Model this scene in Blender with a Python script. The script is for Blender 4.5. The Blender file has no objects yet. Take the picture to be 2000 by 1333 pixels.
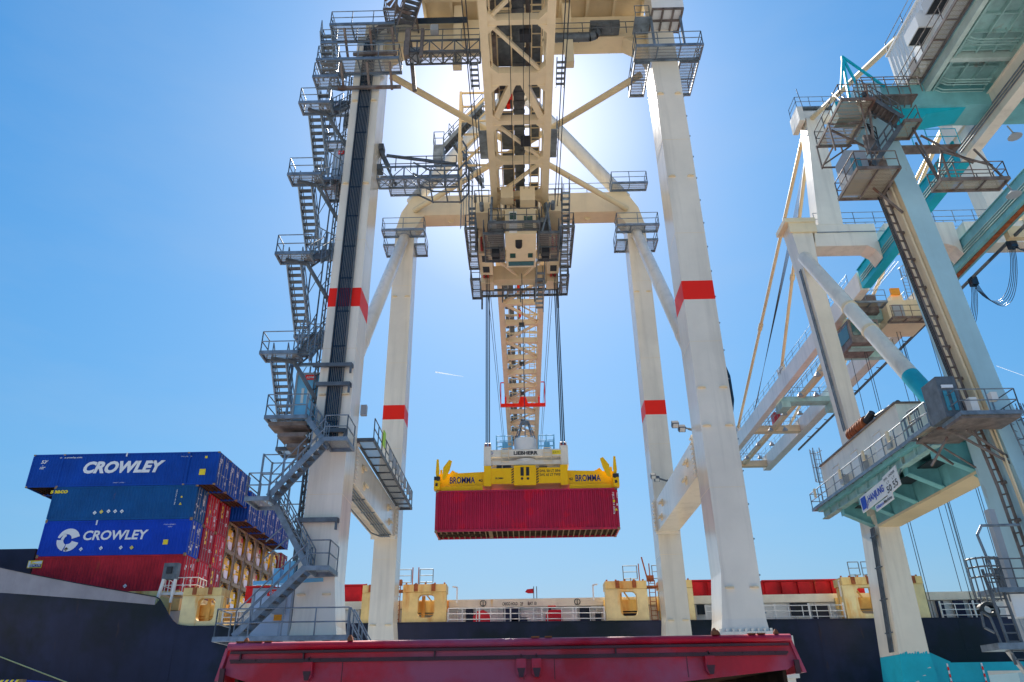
import bpy, bmesh, math, random
from mathutils import Vector, Matrix
R = math.radians
random.seed(11)
sc = bpy.context.scene
col = sc.collection

# ------------------------------------------------------------------ camera
F, CX, CY = 1450.0, 1000.0, 666.5
EYE = Vector((0, 0, 1.6))
dZ = Vector((957 - CX, -2194 - CY, F)).normalized()
dY = Vector((1029 - CX, 1401 - CY, F)).normalized()
dY = (dY - dZ * dY.dot(dZ)).normalized()
dX = dY.cross(dZ)
cd = bpy.data.cameras.new('camera')
cam = bpy.data.objects.new('camera', cd)
col.objects.link(cam)
cd.sensor_fit = 'HORIZONTAL'; cd.sensor_width = 36.0; cd.lens = F * 36.0 / 2000.0
cd.clip_start = 0.1; cd.clip_end = 20000
right = Vector((dX[0], dY[0], dZ[0])); down = Vector((dX[1], dY[1], dZ[1])); fwd = Vector((dX[2], dY[2], dZ[2]))
m3 = Matrix((right, -down, -fwd)).transposed()
cam.matrix_world = Matrix.Translation(EYE) @ m3.to_4x4()
sc.camera = cam

def ray(px, py):
    c = Vector(((px - CX) / F, (py - CY) / F, 1.0))
    return Vector((c.dot(dX), c.dot(dY), c.dot(dZ)))
def at(px, py, Y):
    r = ray(px, py); return EYE + r * (Y / r.y)
def atz(px, py, Z):
    r = ray(px, py); return EYE + r * ((Z - EYE.z) / r.z)
def atx(px, py, X):
    r = ray(px, py); return EYE + r * (X / r.x)

# ------------------------------------------------------------------ sky, sun, exposure
SUN_EL, SUN_AZ = 44.9, -1.05
w = bpy.data.worlds.new('World'); sc.world = w; w.use_nodes = True
nt = w.node_tree; nt.nodes.clear()
out = nt.nodes.new('ShaderNodeOutputWorld'); bg = nt.nodes.new('ShaderNodeBackground')
sky = nt.nodes.new('ShaderNodeTexSky'); sky.sky_type = 'NISHITA'; sky.sun_disc = False
sky.sun_elevation = R(SUN_EL); sky.sun_rotation = R(SUN_AZ)
sky.altitude = 0; sky.air_density = 2.0; sky.dust_density = 1.1; sky.ozone_density = 10.0
sc10 = nt.nodes.new('ShaderNodeVectorMath'); sc10.operation = 'SCALE'; sc10.inputs['Scale'].default_value = 0.1
sepc = nt.nodes.new('ShaderNodeSeparateColor'); comb = nt.nodes.new('ShaderNodeCombineColor')
nt.links.new(sky.outputs[0], sc10.inputs[0]); nt.links.new(sc10.outputs[0], sepc.inputs[0])
for i, (g_, k_) in enumerate(((1.3, 7.7), (0.8, 7.95), (0.6, 10.2))):      # grading of the sky colour, channel by channel
    p_ = nt.nodes.new('ShaderNodeMath'); p_.operation = 'POWER'; p_.inputs[1].default_value = g_
    q_ = nt.nodes.new('ShaderNodeMath'); q_.operation = 'MULTIPLY'; q_.inputs[1].default_value = k_
    nt.links.new(sepc.outputs[i], p_.inputs[0]); nt.links.new(p_.outputs[0], q_.inputs[0]); nt.links.new(q_.outputs[0], comb.inputs[i])
tcw = nt.nodes.new('ShaderNodeTexCoord'); mpw = nt.nodes.new('ShaderNodeMapping'); mpw.inputs['Scale'].default_value = (1.0, 1.0, 3.5)
nzw = nt.nodes.new('ShaderNodeTexNoise'); nzw.inputs['Scale'].default_value = 2.2; nzw.inputs['Detail'].default_value = 7; nzw.inputs['Roughness'].default_value = 0.6
mrw = nt.nodes.new('ShaderNodeMapRange'); mrw.inputs[1].default_value = 0.45; mrw.inputs[2].default_value = 0.85; mrw.inputs[3].default_value = 0.0; mrw.inputs[4].default_value = 0.16
hz = nt.nodes.new('ShaderNodeMix'); hz.data_type = 'RGBA'; hz.inputs[7].default_value = (5.6, 6.4, 7.2, 1)      # thin uneven high haze
nt.links.new(tcw.outputs['Generated'], mpw.inputs[0]); nt.links.new(mpw.outputs[0], nzw.inputs['Vector']); nt.links.new(nzw.outputs[0], mrw.inputs[0]); nt.links.new(mrw.outputs[0], hz.inputs[0])
au = nt.nodes.new('ShaderNodeMath'); au.operation = 'SUBTRACT'; au.inputs[1].default_value = 0.66; au.use_clamp = True      # bright aureole round the sun
au2 = nt.nodes.new('ShaderNodeMath'); au2.operation = 'MULTIPLY'; au2.inputs[1].default_value = 10.0
aa = nt.nodes.new('ShaderNodeVectorMath'); aa.operation = 'ADD'
nt.links.new(sepc.outputs[0], au.inputs[0]); nt.links.new(au.outputs[0], au2.inputs[0]); nt.links.new(comb.outputs[0], aa.inputs[0]); nt.links.new(au2.outputs[0], aa.inputs[1])
nt.links.new(aa.outputs[0], hz.inputs[6]); nt.links.new(hz.outputs[2], bg.inputs[0]); bg.inputs[1].default_value = 0.0574
nt.links.new(bg.outputs[0], out.inputs[0])
sd = bpy.data.lights.new('sun', 'SUN'); sd.energy = 5.0; sd.angle = R(0.5); sd.color = (1.0, 0.93, 0.82)
so = bpy.data.objects.new('sun', sd); col.objects.link(so)
so.rotation_euler = (R(-(90 - SUN_EL)), 0, R(-SUN_AZ)); so.location = (0, 60, 120)
sc.view_settings.view_transform = 'Standard'; sc.view_settings.look = 'None'
sc.view_settings.gamma = 1.0; sc.view_settings.use_curve_mapping = False
sc.view_settings.exposure = 0.8
sc.render.engine = 'CYCLES'
sc.cycles.max_bounces = 6

# ------------------------------------------------------------------ materials
MATS = {}
def paint(name, rgb, rough=0.45, metal=0.0, var=0.10, vs=0.35, streak=0.0, rust=0.0, rustcol=(0.30, 0.10, 0.025),
          bump=0.0, spec=0.5, patch=None, pscale=0.5, pth=0.58):
    m = bpy.data.materials.new(name); m.use_nodes = True
    t = m.node_tree; N = t.nodes; L = t.links
    b = N['Principled BSDF']
    b.inputs['Roughness'].default_value = rough; b.inputs['Metallic'].default_value = metal
    b.inputs['Specular IOR Level'].default_value = spec
    tc = N.new('ShaderNodeTexCoord')
    n1 = N.new('ShaderNodeTexNoise'); n1.inputs['Scale'].default_value = vs; n1.inputs['Detail'].default_value = 6
    n1.inputs['Roughness'].default_value = 0.62
    L.new(tc.outputs['Object'], n1.inputs['Vector'])
    rp = N.new('ShaderNodeValToRGB')
    lo = [max(0, c * (1 - var * 1.6)) for c in rgb]; hi = [min(1, c * (1 + var)) for c in rgb]
    rp.color_ramp.elements[0].position = 0.32; rp.color_ramp.elements[0].color = (*lo, 1)
    rp.color_ramp.elements[1].position = 0.68; rp.color_ramp.elements[1].color = (*hi, 1)
    L.new(n1.outputs[0], rp.inputs[0]); cur = rp.outputs[0]
    def mixin(cur, mask, rgb2):
        mx = N.new('ShaderNodeMix'); mx.data_type = 'RGBA'
        L.new(mask, mx.inputs[0]); L.new(cur, mx.inputs[6]); mx.inputs[7].default_value = (*rgb2, 1)
        return mx.outputs[2]
    def maskn(scale, sx, sz, lo, hi, mul, seed):
        mp = N.new('ShaderNodeMapping'); mp.inputs['Scale'].default_value = (sx, sx, sz)
        mp.inputs['Location'].default_value = (seed, seed * .7, seed * .3)
        L.new(tc.outputs['Object'], mp.inputs[0])
        nn = N.new('ShaderNodeTexNoise'); nn.inputs['Scale'].default_value = scale; nn.inputs['Detail'].default_value = 8
        nn.inputs['Roughness'].default_value = 0.6
        L.new(mp.outputs[0], nn.inputs['Vector'])
        mr = N.new('ShaderNodeMapRange'); mr.inputs[1].default_value = lo; mr.inputs[2].default_value = hi
        mr.inputs[3].default_value = 0; mr.inputs[4].default_value = mul
        L.new(nn.outputs[0], mr.inputs[0]); return mr.outputs[0]
    if patch is not None:
        cur = mixin(cur, maskn(pscale, 1, 1, pth - .03, pth + .05, 0.85, 3.3), patch)
    if streak > 0:
        cur = mixin(cur, maskn(1.6, 1.0, 0.06, 0.5, 0.75, streak, 7.1), [c * 0.55 for c in rgb])
    if rust > 0:
        cur = mixin(cur, maskn(0.9, 1.0, 0.22, 0.66 - rust * .28, 0.78 - rust * .2, 0.95, 1.7), rustcol)
    L.new(cur, b.inputs['Base Color'])
    if bump > 0:
        n2 = N.new('ShaderNodeTexNoise'); n2.inputs['Scale'].default_value = 1.1; n2.inputs['Detail'].default_value = 3
        L.new(tc.outputs['Object'], n2.inputs['Vector'])
        bp = N.new('ShaderNodeBump'); bp.inputs['Strength'].default_value = bump; bp.inputs['Distance'].default_value = 0.05
        L.new(n2.outputs[0], bp.inputs['Height']); L.new(bp.outputs[0], b.inputs['Normal'])
    MATS[name] = m
    return m

def grating(name, rgb, period=0.16, fill=0.55):
    m = bpy.data.materials.new(name); m.use_nodes = True
    t = m.node_tree; N = t.nodes; L = t.links; b = N['Principled BSDF']
    b.inputs['Base Color'].default_value = (*rgb, 1); b.inputs['Roughness'].default_value = 0.6; b.inputs['Metallic'].default_value = 0.2
    tc = N.new('ShaderNodeTexCoord'); sp = N.new('ShaderNodeSeparateXYZ'); L.new(tc.outputs['Object'], sp.inputs[0])
    def wave(sock, per, f):
        d = N.new('ShaderNodeMath'); d.operation = 'DIVIDE'; L.new(sock, d.inputs[0]); d.inputs[1].default_value = per
        fr = N.new('ShaderNodeMath'); fr.operation = 'FRACT'; L.new(d.outputs[0], fr.inputs[0])
        lt = N.new('ShaderNodeMath'); lt.operation = 'LESS_THAN'; L.new(fr.outputs[0], lt.inputs[0]); lt.inputs[1].default_value = f
        return lt.outputs[0]
    a = wave(sp.outputs[0], period, fill); c = wave(sp.outputs[1], period * 4, 0.12)
    mx = N.new('ShaderNodeMath'); mx.operation = 'MAXIMUM'; L.new(a, mx.inputs[0]); L.new(c, mx.inputs[1])
    L.new(mx.outputs[0], b.inputs['Alpha'])
    MATS[name] = m
    return m

def glass(name, rgb):
    m = bpy.data.materials.new(name); m.use_nodes = True
    b = m.node_tree.nodes['Principled BSDF']
    b.inputs['Base Color'].default_value = (*rgb, 1); b.inputs['Roughness'].default_value = 0.06; b.inputs['Specular IOR Level'].default_value = 0.8
    MATS[name] = m
    return m

cream = paint('cream_paint', (0.82, 0.67, 0.44), 0.44, var=0.07, streak=0.22, bump=0.15)
creamw = paint('ivory_paint', (0.84, 0.77, 0.65), 0.20, var=0.09, vs=0.15, streak=0.45, bump=0.22)
creamy = paint('buff_paint', (0.76, 0.60, 0.36), 0.45, var=0.06, streak=0.15)
galv = paint('galvanised_steel', (0.21, 0.26, 0.31), 0.45, 0.45, var=0.25, vs=2.0)
galvd = paint('dark_steel', (0.13, 0.15, 0.17), 0.5, 0.4, var=0.25, vs=2.0)
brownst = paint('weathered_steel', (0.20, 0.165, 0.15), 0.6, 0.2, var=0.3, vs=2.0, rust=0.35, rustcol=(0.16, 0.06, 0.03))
grate = grating('steel_grating', (0.30, 0.30, 0.29), 0.06, 0.32)
grateb = grating('worn_grating', (0.46, 0.41, 0.32), 0.08, 0.42)
black = paint('black_rubber', (0.018, 0.022, 0.03), 0.5, var=0.2, vs=2)
cable = paint('cable_sheath', (0.014, 0.035, 0.065), 0.22, var=0.15, vs=3)
ropem = paint('wire_rope', (0.05, 0.06, 0.075), 0.4, 0.5, var=0.2, vs=4)
redp = paint('signal_red', (0.92, 0.022, 0.008), 0.45, spec=0.25, var=0.05)
white = paint('white_paint', (0.80, 0.80, 0.79), 0.4, var=0.06, streak=0.12)
blackp = paint('black_lettering', (0.015, 0.015, 0.018), 0.5, var=0.05)
navyp = paint('navy_lettering', (0.01, 0.015, 0.16), 0.4, var=0.05)
ltblue = paint('pale_blue_paint', (0.40, 0.62, 0.70), 0.42, var=0.07, streak=0.2, rust=0.05)
teal = paint('teal_paint', (0.19, 0.50, 0.53), 0.5, var=0.14, vs=0.6, streak=0.3, rust=0.06)
turq = paint('turquoise_paint', (0.008, 0.45, 0.58), 0.42, spec=0.3, var=0.10, vs=0.6, streak=0.15)
dirtyteal = paint('weathered_teal', (0.34, 0.55, 0.53), 0.55, var=0.2, vs=0.7, streak=0.3, rust=0.15)
yell = paint('spreader_yellow', (1.0, 0.55, 0.0), 0.42, spec=0.3, var=0.05, vs=0.8)
yellp = paint('label_yellow', (0.86, 0.66, 0.02), 0.45, var=0.04)
labelw = paint('label_white', (0.78, 0.80, 0.84), 0.45, var=0.04)
maroon = paint('maroon_container', (0.46, 0.009, 0.050), 0.32, spec=0.45, var=0.12, vs=0.5, patch=(0.62, 0.004, 0.030), pscale=0.7, pth=0.555, streak=0.3)
under = paint('underside_brown', (0.085, 0.055, 0.04), 0.9, spec=0.0, var=0.3, vs=1.0)
ribm = paint('rib_tan', (0.34, 0.22, 0.12), 0.7, var=0.3, vs=1.0)
blue = paint('royal_blue', (0.003, 0.055, 0.50), 0.45, spec=0.22, var=0.12, vs=0.4, streak=0.15)
blue2 = paint('deep_blue', (0.003, 0.062, 0.38), 0.48, spec=0.22, var=0.15, vs=0.4, streak=0.2)
seablue = paint('steel_blue', (0.003, 0.085, 0.28), 0.5, spec=0.25, var=0.12, vs=0.5, streak=0.25, rust=0.02)
redc = paint('container_red', (0.58, 0.016, 0.035), 0.5, spec=0.25, var=0.15, vs=0.6, streak=0.25, rust=0.06)
redc2 = paint('container_crimson', (0.38, 0.010, 0.028), 0.5, spec=0.25, var=0.18, vs=0.6, streak=0.25)
redbr = paint('container_brick', (0.50, 0.022, 0.040), 0.6, spec=0.2, var=0.2, vs=0.6, streak=0.3, rust=0.1)
rodm = paint('lock_rod_steel', (0.42, 0.40, 0.42), 0.5, 0.4, var=0.2)
tankf = paint('tank_frame_olive', (0.30, 0.27, 0.18), 0.6, var=0.3, vs=1.5, rust=0.2)
tanky = paint('tank_yellow', (0.92, 0.56, 0.01), 0.4, var=0.12, vs=1.2, streak=0.15)
tankt = paint('tank_tan', (0.62, 0.42, 0.20), 0.45, var=0.15, vs=1.2, streak=0.2)
hullm = paint('hull_navy', (0.020, 0.027, 0.068), 0.42, spec=0.22, rust=0.05, rustcol=(0.07, 0.04, 0.03), var=0.25, vs=0.18, streak=0.45, bump=0.3, patch=(0.006, 0.014, 0.018), pscale=0.09, pth=0.52)
bulw = paint('bulwark_skylit_grey', (0.36, 0.32, 0.34), 0.45, var=0.12, vs=0.5, streak=0.3, bump=0.25)  # lighter grey puts the sky caught by the bow flare into the colour
beamc = paint('coaming_ivory', (0.86, 0.80, 0.66), 0.5, var=0.08, vs=0.8, rust=0.16, rustcol=(0.72, 0.42, 0.08), streak=0.2)
rusty = paint('rusted_buff', (0.90, 0.66, 0.26), 0.55, var=0.12, vs=0.8, rust=0.55, rustcol=(0.66, 0.24, 0.02), streak=0.2)
rustyw = paint('rust_stained_ivory', (0.92, 0.74, 0.38), 0.5, var=0.12, vs=0.8, rust=0.40, rustcol=(0.82, 0.36, 0.02), streak=0.2)
rustd = paint('rust_brown', (0.36, 0.10, 0.03), 0.75, var=0.3, vs=2)
hatchr = paint('hatch_red', (0.62, 0.014, 0.020), 0.5, spec=0.25, var=0.2, vs=0.7, streak=0.25, rust=0.05)
bigred = paint('pontoon_crimson', (0.68, 0.007, 0.028), 0.36, spec=0.4, var=0.2, vs=0.5, bump=0.25, patch=(0.55, 0.10, 0.17), pscale=0.16, pth=0.50, streak=0.25)
bigredd = paint('pontoon_dark_seal_shade', (0.09, 0.012, 0.02), 0.4, var=0.3, vs=1.0)
concrete = paint('apron_concrete', (0.56, 0.52, 0.45), 0.85, var=0.15, vs=0.12, patch=(0.48, 0.45, 0.40), pscale=0.08, pth=0.55)
greyb = paint('grey_cabinet', (0.36, 0.39, 0.42), 0.5, 0.1, var=0.1)
lbluew = paint('pale_lift_panel', (0.52, 0.62, 0.74), 0.4, var=0.06, streak=0.15)
liftb = paint('lift_blue', (0.18, 0.52, 0.78), 0.4, var=0.1)
gls = glass('tinted_glass', (0.03, 0.09, 0.08))
glsb = glass('blue_glass', (0.05, 0.25, 0.33))
orange = paint('orange_paint', (0.85, 0.32, 0.01), 0.45, var=0.05)
lime = paint('lime_panel', (0.45, 0.75, 0.02), 0.5, var=0.05)
lampw = paint('lamp_glass', (0.7, 0.7, 0.66), 0.2)
water = bpy.data.materials.new('harbour_water'); water.use_nodes = True
wb = water.node_tree.nodes['Principled BSDF']; wb.inputs['Base Color'].default_value = (0.012, 0.045, 0.05, 1); wb.inputs['Roughness'].default_value = 0.12
_n = water.node_tree.nodes.new('ShaderNodeTexNoise'); _n.inputs['Scale'].default_value = 0.6; _n.inputs['Detail'].default_value = 4
_t = water.node_tree.nodes.new('ShaderNodeTexCoord'); water.node_tree.links.new(_t.outputs['Object'], _n.inputs['Vector'])
_b = water.node_tree.nodes.new('ShaderNodeBump'); _b.inputs['Strength'].default_value = 0.5; _b.inputs['Distance'].default_value = 0.3
water.node_tree.links.new(_n.outputs[0], _b.inputs['Height']); water.node_tree.links.new(_b.outputs[0], wb.inputs['Normal'])

# ------------------------------------------------------------------ mesh helpers
V = Vector
class MB:
    def __init__(s): s.v = []; s.f = []; s.sm = []
    def add(s, vs, fs, smooth=False):
        o = len(s.v); s.v += [tuple(v) for v in vs]
        for f in fs: s.f.append(tuple(i + o for i in f)); s.sm.append(smooth)
        return s
    def hexa(s, a):
        return s.add(a, [(0, 3, 2, 1), (4, 5, 6, 7), (0, 1, 5, 4), (1, 2, 6, 5), (2, 3, 7, 6), (3, 0, 4, 7)])
    def box(s, x0, x1, y0, y1, z0, z1):
        return s.hexa([(x0, y0, z0), (x1, y0, z0), (x1, y1, z0), (x0, y1, z0), (x0, y0, z1), (x1, y0, z1), (x1, y1, z1), (x0, y1, z1)])
    def loft(s, secs):      # (z,x0,x1,y0,y1) from the bottom up
        vs = []; fs = []
        for (z, x0, x1, y0, y1) in secs: vs += [(x0, y0, z), (x1, y0, z), (x1, y1, z), (x0, y1, z)]
        n = len(secs)
        for k in range(n - 1):
            for i in range(4):
                j = (i + 1) % 4; fs.append((4 * k + i, 4 * k + j, 4 * k + 4 + j, 4 * k + 4 + i))
        fs += [(3, 2, 1, 0), (4 * n - 4, 4 * n - 3, 4 * n - 2, 4 * n - 1)]
        return s.add(vs, fs)
    def bar(s, p, q, w, h, up=None):
        p = V(p); q = V(q); d = (q - p).normalized()
        up = V(up) if up else (V((0, 0, 1)) if abs(d.z) < 0.95 else V((0, 1, 0)))
        a = d.cross(up).normalized() * (w / 2); b = a.cross(d).normalized() * (h / 2)
        return s.hexa([p - a - b, p + a - b, p + a + b, p - a + b, q - a - b, q + a - b, q + a + b, q - a + b])
    def tube(s, p, q, r, n=6, r2=None, smooth=True, cap=True):
        p = V(p); q = V(q); d = q - p
        if d.length < 1e-6: return s
        d.normalize(); a = d.orthogonal().normalized(); b = d.cross(a); r2 = r if r2 is None else r2
        vs = []
        for k in range(n):
            t = 2 * math.pi * k / n; u = a * math.cos(t) + b * math.sin(t)
            vs += [p + u * r, q + u * r2]
        s.add(vs, [(2 * k, 2 * ((k + 1) % n), 2 * ((k + 1) % n) + 1, 2 * k + 1) for k in range(n)], smooth)
        if cap: s.add([vs[2 * k] for k in range(n)] , [tuple(range(n))]); s.add([vs[2 * k + 1] for k in range(n)], [tuple(range(n))])
        return s
    def pipe(s, pts, r, n=5):
        for a, b in zip(pts[:-1], pts[1:]): s.tube(a, b, r, n, cap=False)
        return s
    def prism(s, poly, d):
        n = len(poly); d = V(d); vs = [V(p) for p in poly]; vs += [p + d for p in vs]
        return s.add(vs, [tuple(range(n)), tuple(range(2 * n - 1, n - 1, -1))] + [(i, (i + 1) % n, n + (i + 1) % n, n + i) for i in range(n)])
    def ring(s, outer, inner, d):   # two loops of equal length, extruded
        n = len(outer); d = V(d); o = [V(p) for p in outer]; i_ = [V(p) for p in inner]
        vs = o + i_ + [p + d for p in o] + [p + d for p in i_]; fs = []
        for k in range(n):
            j = (k + 1) % n
            fs += [(k, j, n + j, n + k), (2 * n + j, 2 * n + k, 3 * n + k, 3 * n + j), (j, k, 2 * n + k, 2 * n + j), (n + k, n + j, 3 * n + j, 3 * n + k)]
        return s.add(vs, fs)
    def dome(s, c, r, ax, h, n=16, m=5):   # dished end along axis ax (Vector), height h
        c = V(c); ax = V(ax).normalized(); a = ax.orthogonal().normalized(); b = ax.cross(a); vs = []; fs = []
        for k in range(m):
            t = k / m * math.pi / 2
            for i in range(n):
                u = 2 * math.pi * i / n
                vs.append(c + (a * math.cos(u) + b * math.sin(u)) * r * math.cos(t) + ax * h * math.sin(t))
        vs.append(c + ax * h)
        for k in range(m - 1):
            for i in range(n): fs.append((k * n + i, k * n + (i + 1) % n, (k + 1) * n + (i + 1) % n, (k + 1) * n + i))
        for i in range(n): fs.append(((m - 1) * n + i, (m - 1) * n + (i + 1) % n, m * n))
        return s.add(vs, fs, True)
    def rail(s, pts, h=1.1, step=1.4, r=0.032, mid=2, ends=True):
        pts = [V(p) for p in pts]; up = V((0, 0, 1))
        for a, b in zip(pts[:-1], pts[1:]):
            L = (b - a).length; n = max(1, round(L / step))
            for k in range(n + 1):
                p = a.lerp(b, k / n); s.tube(p, p + up * h, r, 5)
            for m in range(1, mid + 1):
                z = up * (h * m / mid); s.tube(a + z, b + z, r * 0.95, 5)
        return s
    def stair(s, p, q, wv, n):   # stringers only
        p = V(p); q = V(q); wv = V(wv)
        for o in (V((0, 0, 0)), wv): s.bar(p + o, q + o, 0.06, 0.26)
        return s
    def treads(s, p, q, wv, n, dep=0.27):
        p = V(p); q = V(q); wv = V(wv); hd = V((q.x - p.x, q.y - p.y, 0)).normalized() * dep
        for k in range(1, n):
            c = p.lerp(q, k / n) - hd / 2
            vs = [c, c + wv, c + wv + hd, c + hd]; up = V((0, 0, 0.05))
            s.hexa(vs + [v + up for v in vs])
        return s

OFF = {}
def link(name, me, parent, off):
    o = bpy.data.objects.new(name, me); col.objects.link(o)
    if parent is not None: o.parent = parent
    OFF[o] = off
    return o
EACH = {'deck_bracket', 'cable_bracket', 'gusset_plate', 'equipment_box', 'navy_paint_patch', 'bolted_flange', 'platform_bracket', 'rope_sheave', 'buffer_box', 'boom_light',
        'walkway_panel', 'door_window', 'floodlight_box', 'cover_pocket', 'wall_box', 'wall_lamp', 'house_door', 'pendant_lamp', 'lamp_lens', 'sticker', 'weld_seam', 'wheel', 'vent_duct',
        'bulwark_stay', 'plate_seam', 'hydraulic_unit', 'cable_pipe', 'cabin_window', 'rail_panel', 'hood_opening', 'guide_slot', 'access_opening', 'corner_casting', 'lashing_socket', 'side_walkway', 'haunch', 'under_frame', 'rust_scale', 'boom_brace', 'support_post', 'end_plate', 'end_stop', 'pad_eye', 'stair_tread'} - {'stair_tread'}
EACH |= {'coaming_stiffener', 'conduit_clip', 'handrail', 'post', 'service_pipe', 'door_label', 'switch_box', 'cabin_stand'}
ISLANDS = {'bracing_member', 'underside_beam', 'landing_step', 'tank_lettering'}; EACH |= ISLANDS | {'junction_box', 'warning_strip', 'cleat_tongue'}
def pieces(mb, tol=.012):
    n = len(mb.v); par = list(range(n))
    def find(i):
        while par[i] != i: par[i] = par[par[i]]; i = par[i]
        return i
    for f in mb.f:
        r = find(f[0])
        for i in f[1:]: par[find(i)] = r
    isl = {}
    for i in range(n): isl.setdefault(find(i), []).append(i)
    e = tol or 0
    bx = {k: [(min(mb.v[i][a] for i in v) - e, max(mb.v[i][a] for i in v) + e) for a in range(3)] for k, v in isl.items()}
    ks = list(isl); up = {k: k for k in ks}
    def g(k):
        while up[k] != k: k = up[k]
        return k
    for x in range(len(ks) if tol is not None else 0):
        for y in range(x + 1, len(ks)):
            A, B = bx[ks[x]], bx[ks[y]]
            if all(A[a][0] <= B[a][1] and B[a][0] <= A[a][1] for a in range(3)): up[g(ks[x])] = g(ks[y])
    groups = {}
    for k in ks: groups.setdefault(g(k), set()).update(isl[k])
    out_ = []
    for vs in groups.values():
        m = MB(); idx = {}
        for i in sorted(vs): idx[i] = len(m.v); m.v.append(mb.v[i])
        for f, s_ in zip(mb.f, mb.sm):
            if f[0] in vs: m.f.append(tuple(idx[i] for i in f)); m.sm.append(s_)
        out_.append(m)
    return out_
def build(mb, name, mat, parent=None, base=None, whole=False):
    """one mesh object; coordinates are given in the world, stored relative to the thing's base"""
    if name in EACH and not whole:
        o = None
        for piece in pieces(mb, .012 if name not in ISLANDS else None): o = build(piece, name, mat, parent, base, True)
        return o
    off = OFF[parent] if parent is not None else V(base or (0, 0, 0))
    me = bpy.data.meshes.new(name)
    me.from_pydata([(v[0] - off.x, v[1] - off.y, v[2] - off.z) for v in mb.v], [], mb.f)
    bm = bmesh.new(); bm.from_mesh(me); bmesh.ops.recalc_face_normals(bm, faces=bm.faces); bm.to_mesh(me); bm.free()
    me.polygons.foreach_set('use_smooth', mb.sm); me.materials.append(mat)
    o = link(name, me, parent, off)
    if parent is None: o.location = off
    return o
def tag(o, label=None, cat=None, group=None, kind=None):
    if label: o['label'] = label
    if cat: o['category'] = cat
    if group: o['group'] = group
    if kind: o['kind'] = kind
    return o
def thing(name, base, label, cat, group=None):
    o = bpy.data.objects.new(name, None); col.objects.link(o); o.location = base; OFF[o] = V(base)
    o.empty_display_size = 0.5
    return tag(o, label, cat, group)
def copy_tree(o, loc, label, group=None):
    def rec(a, par):
        c = a.copy(); col.objects.link(c); c.parent = par; OFF[c] = V(loc)
        for ch in [x for x in bpy.data.objects if x.parent == a]: rec(ch, c)
        return c
    c = rec(o, None); c.location = loc; c['label'] = label
    if group: c['group'] = group
    return c
FONTCACHE = {}
def text_mb(body, origin, ux, uz, size, bold=0.0, shear=0.0, width=None, depth=0.012, mb=None, space=1.0):
    """lettering: ux = reading direction, uz = up; origin = lower left corner"""
    cu = bpy.data.curves.new('lettering', 'FONT'); cu.body = body; cu.size = 1.0; cu.offset = bold; cu.shear = shear
    cu.extrude = 0.0; cu.resolution_u = 3; cu.space_character = space
    ob = bpy.data.objects.new('lettering', cu); col.objects.link(ob)
    bpy.context.view_layer.update()
    me = bpy.data.meshes.new_from_object(ob.evaluated_get(bpy.context.evaluated_depsgraph_get()))
    xs = [v.co.x for v in me.vertices]; x0, x1 = min(xs), max(xs)
    k = size if width is None else width / (x1 - x0)
    kz = size / 0.73
    ux = V(ux).normalized(); uz = V(uz).normalized(); nrm = ux.cross(uz)
    if width is None: k = kz
    mb = mb or MB()
    top = [V(origin) + ux * ((v.co.x - x0) * k) + uz * (v.co.y * kz) + nrm * depth for v in me.vertices]
    mb.add(top, [tuple(p.vertices) for p in me.polygons])
    bpy.data.objects.remove(ob); bpy.data.curves.remove(cu); bpy.data.meshes.remove(me)
    return mb
# ------------------------------------------------------------------ the setting
def struct(name, mb, mat): return tag(build(mb, name, mat), kind='structure')
QE = 54.2        # quay edge
struct('quay_apron', MB().box(-900, 900, -900, QE, -6, 0), concrete)
struct('harbour_water', MB().box(-6000, 6000, QE + 0.004, 9000, -6.2, -2.2), water)
mb = MB()
for y in (34.9, 35.1, 50.8, 51.0): mb.box(-300, 300, y - .03, y + .03, 0.002, 0.06)
struct('crane_rails', mb, galvd)
struct('quay_fender_kerb', MB().box(-300, 300, QE - .45, QE - .02, 0.002, 0.28), concrete)

# ------------------------------------------------------------------ generic steelwork
def platform(parent, x0, x1, y0, y1, z, rails='SNEW', fl=None, fm=None, name='platform', h=1.1, toe=0.16, step=1.4):
    fl = fl or grate; fm = fm or galv
    mb = MB(); t = 0.09
    mb.box(x0, x1, y0, y0 + t, z - toe, z + 0.03); mb.box(x0, x1, y1 - t, y1, z - toe, z + 0.03)
    mb.box(x0, x0 + t, y0 + t, y1 - t, z - toe, z + 0.03); mb.box(x1 - t, x1, y0 + t, y1 - t, z - toe, z + 0.03)
    n = max(1, int((x1 - x0) / 1.1)); m = max(1, int((y1 - y0) / 1.4))
    for k in range(1, n): x = x0 + (x1 - x0) * k / n; mb.box(x - .03, x + .03, y0 + t, y1 - t, z - toe + .01, z - .05)
    for k in range(1, m): y = y0 + (y1 - y0) * k / m; mb.box(x0 + t, x1 - t, y - .025, y + .025, z - toe + .02, z - .06)
    o = build(mb, name, fm, parent)
    build(MB().box(x0 + t, x1 - t, y0 + t, y1 - t, z - .035, z), 'floor_grating', fl, o)
    rb = MB(); i = .05
    if 'S' in rails: rb.rail([(x0 + i, y0 + i, z), (x1 - i, y0 + i, z)], h, step)
    if 'N' in rails: rb.rail([(x0 + i, y1 - i, z), (x1 - i, y1 - i, z)], h, step)
    if 'W' in rails: rb.rail([(x0 + i, y0 + i, z), (x0 + i, y1 - i, z)], h, step)
    if 'E' in rails: rb.rail([(x1 - i, y0 + i, z), (x1 - i, y1 - i, z)], h, step)
    if rb.v: build(rb, 'railing', fm, o)
    return o
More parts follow.
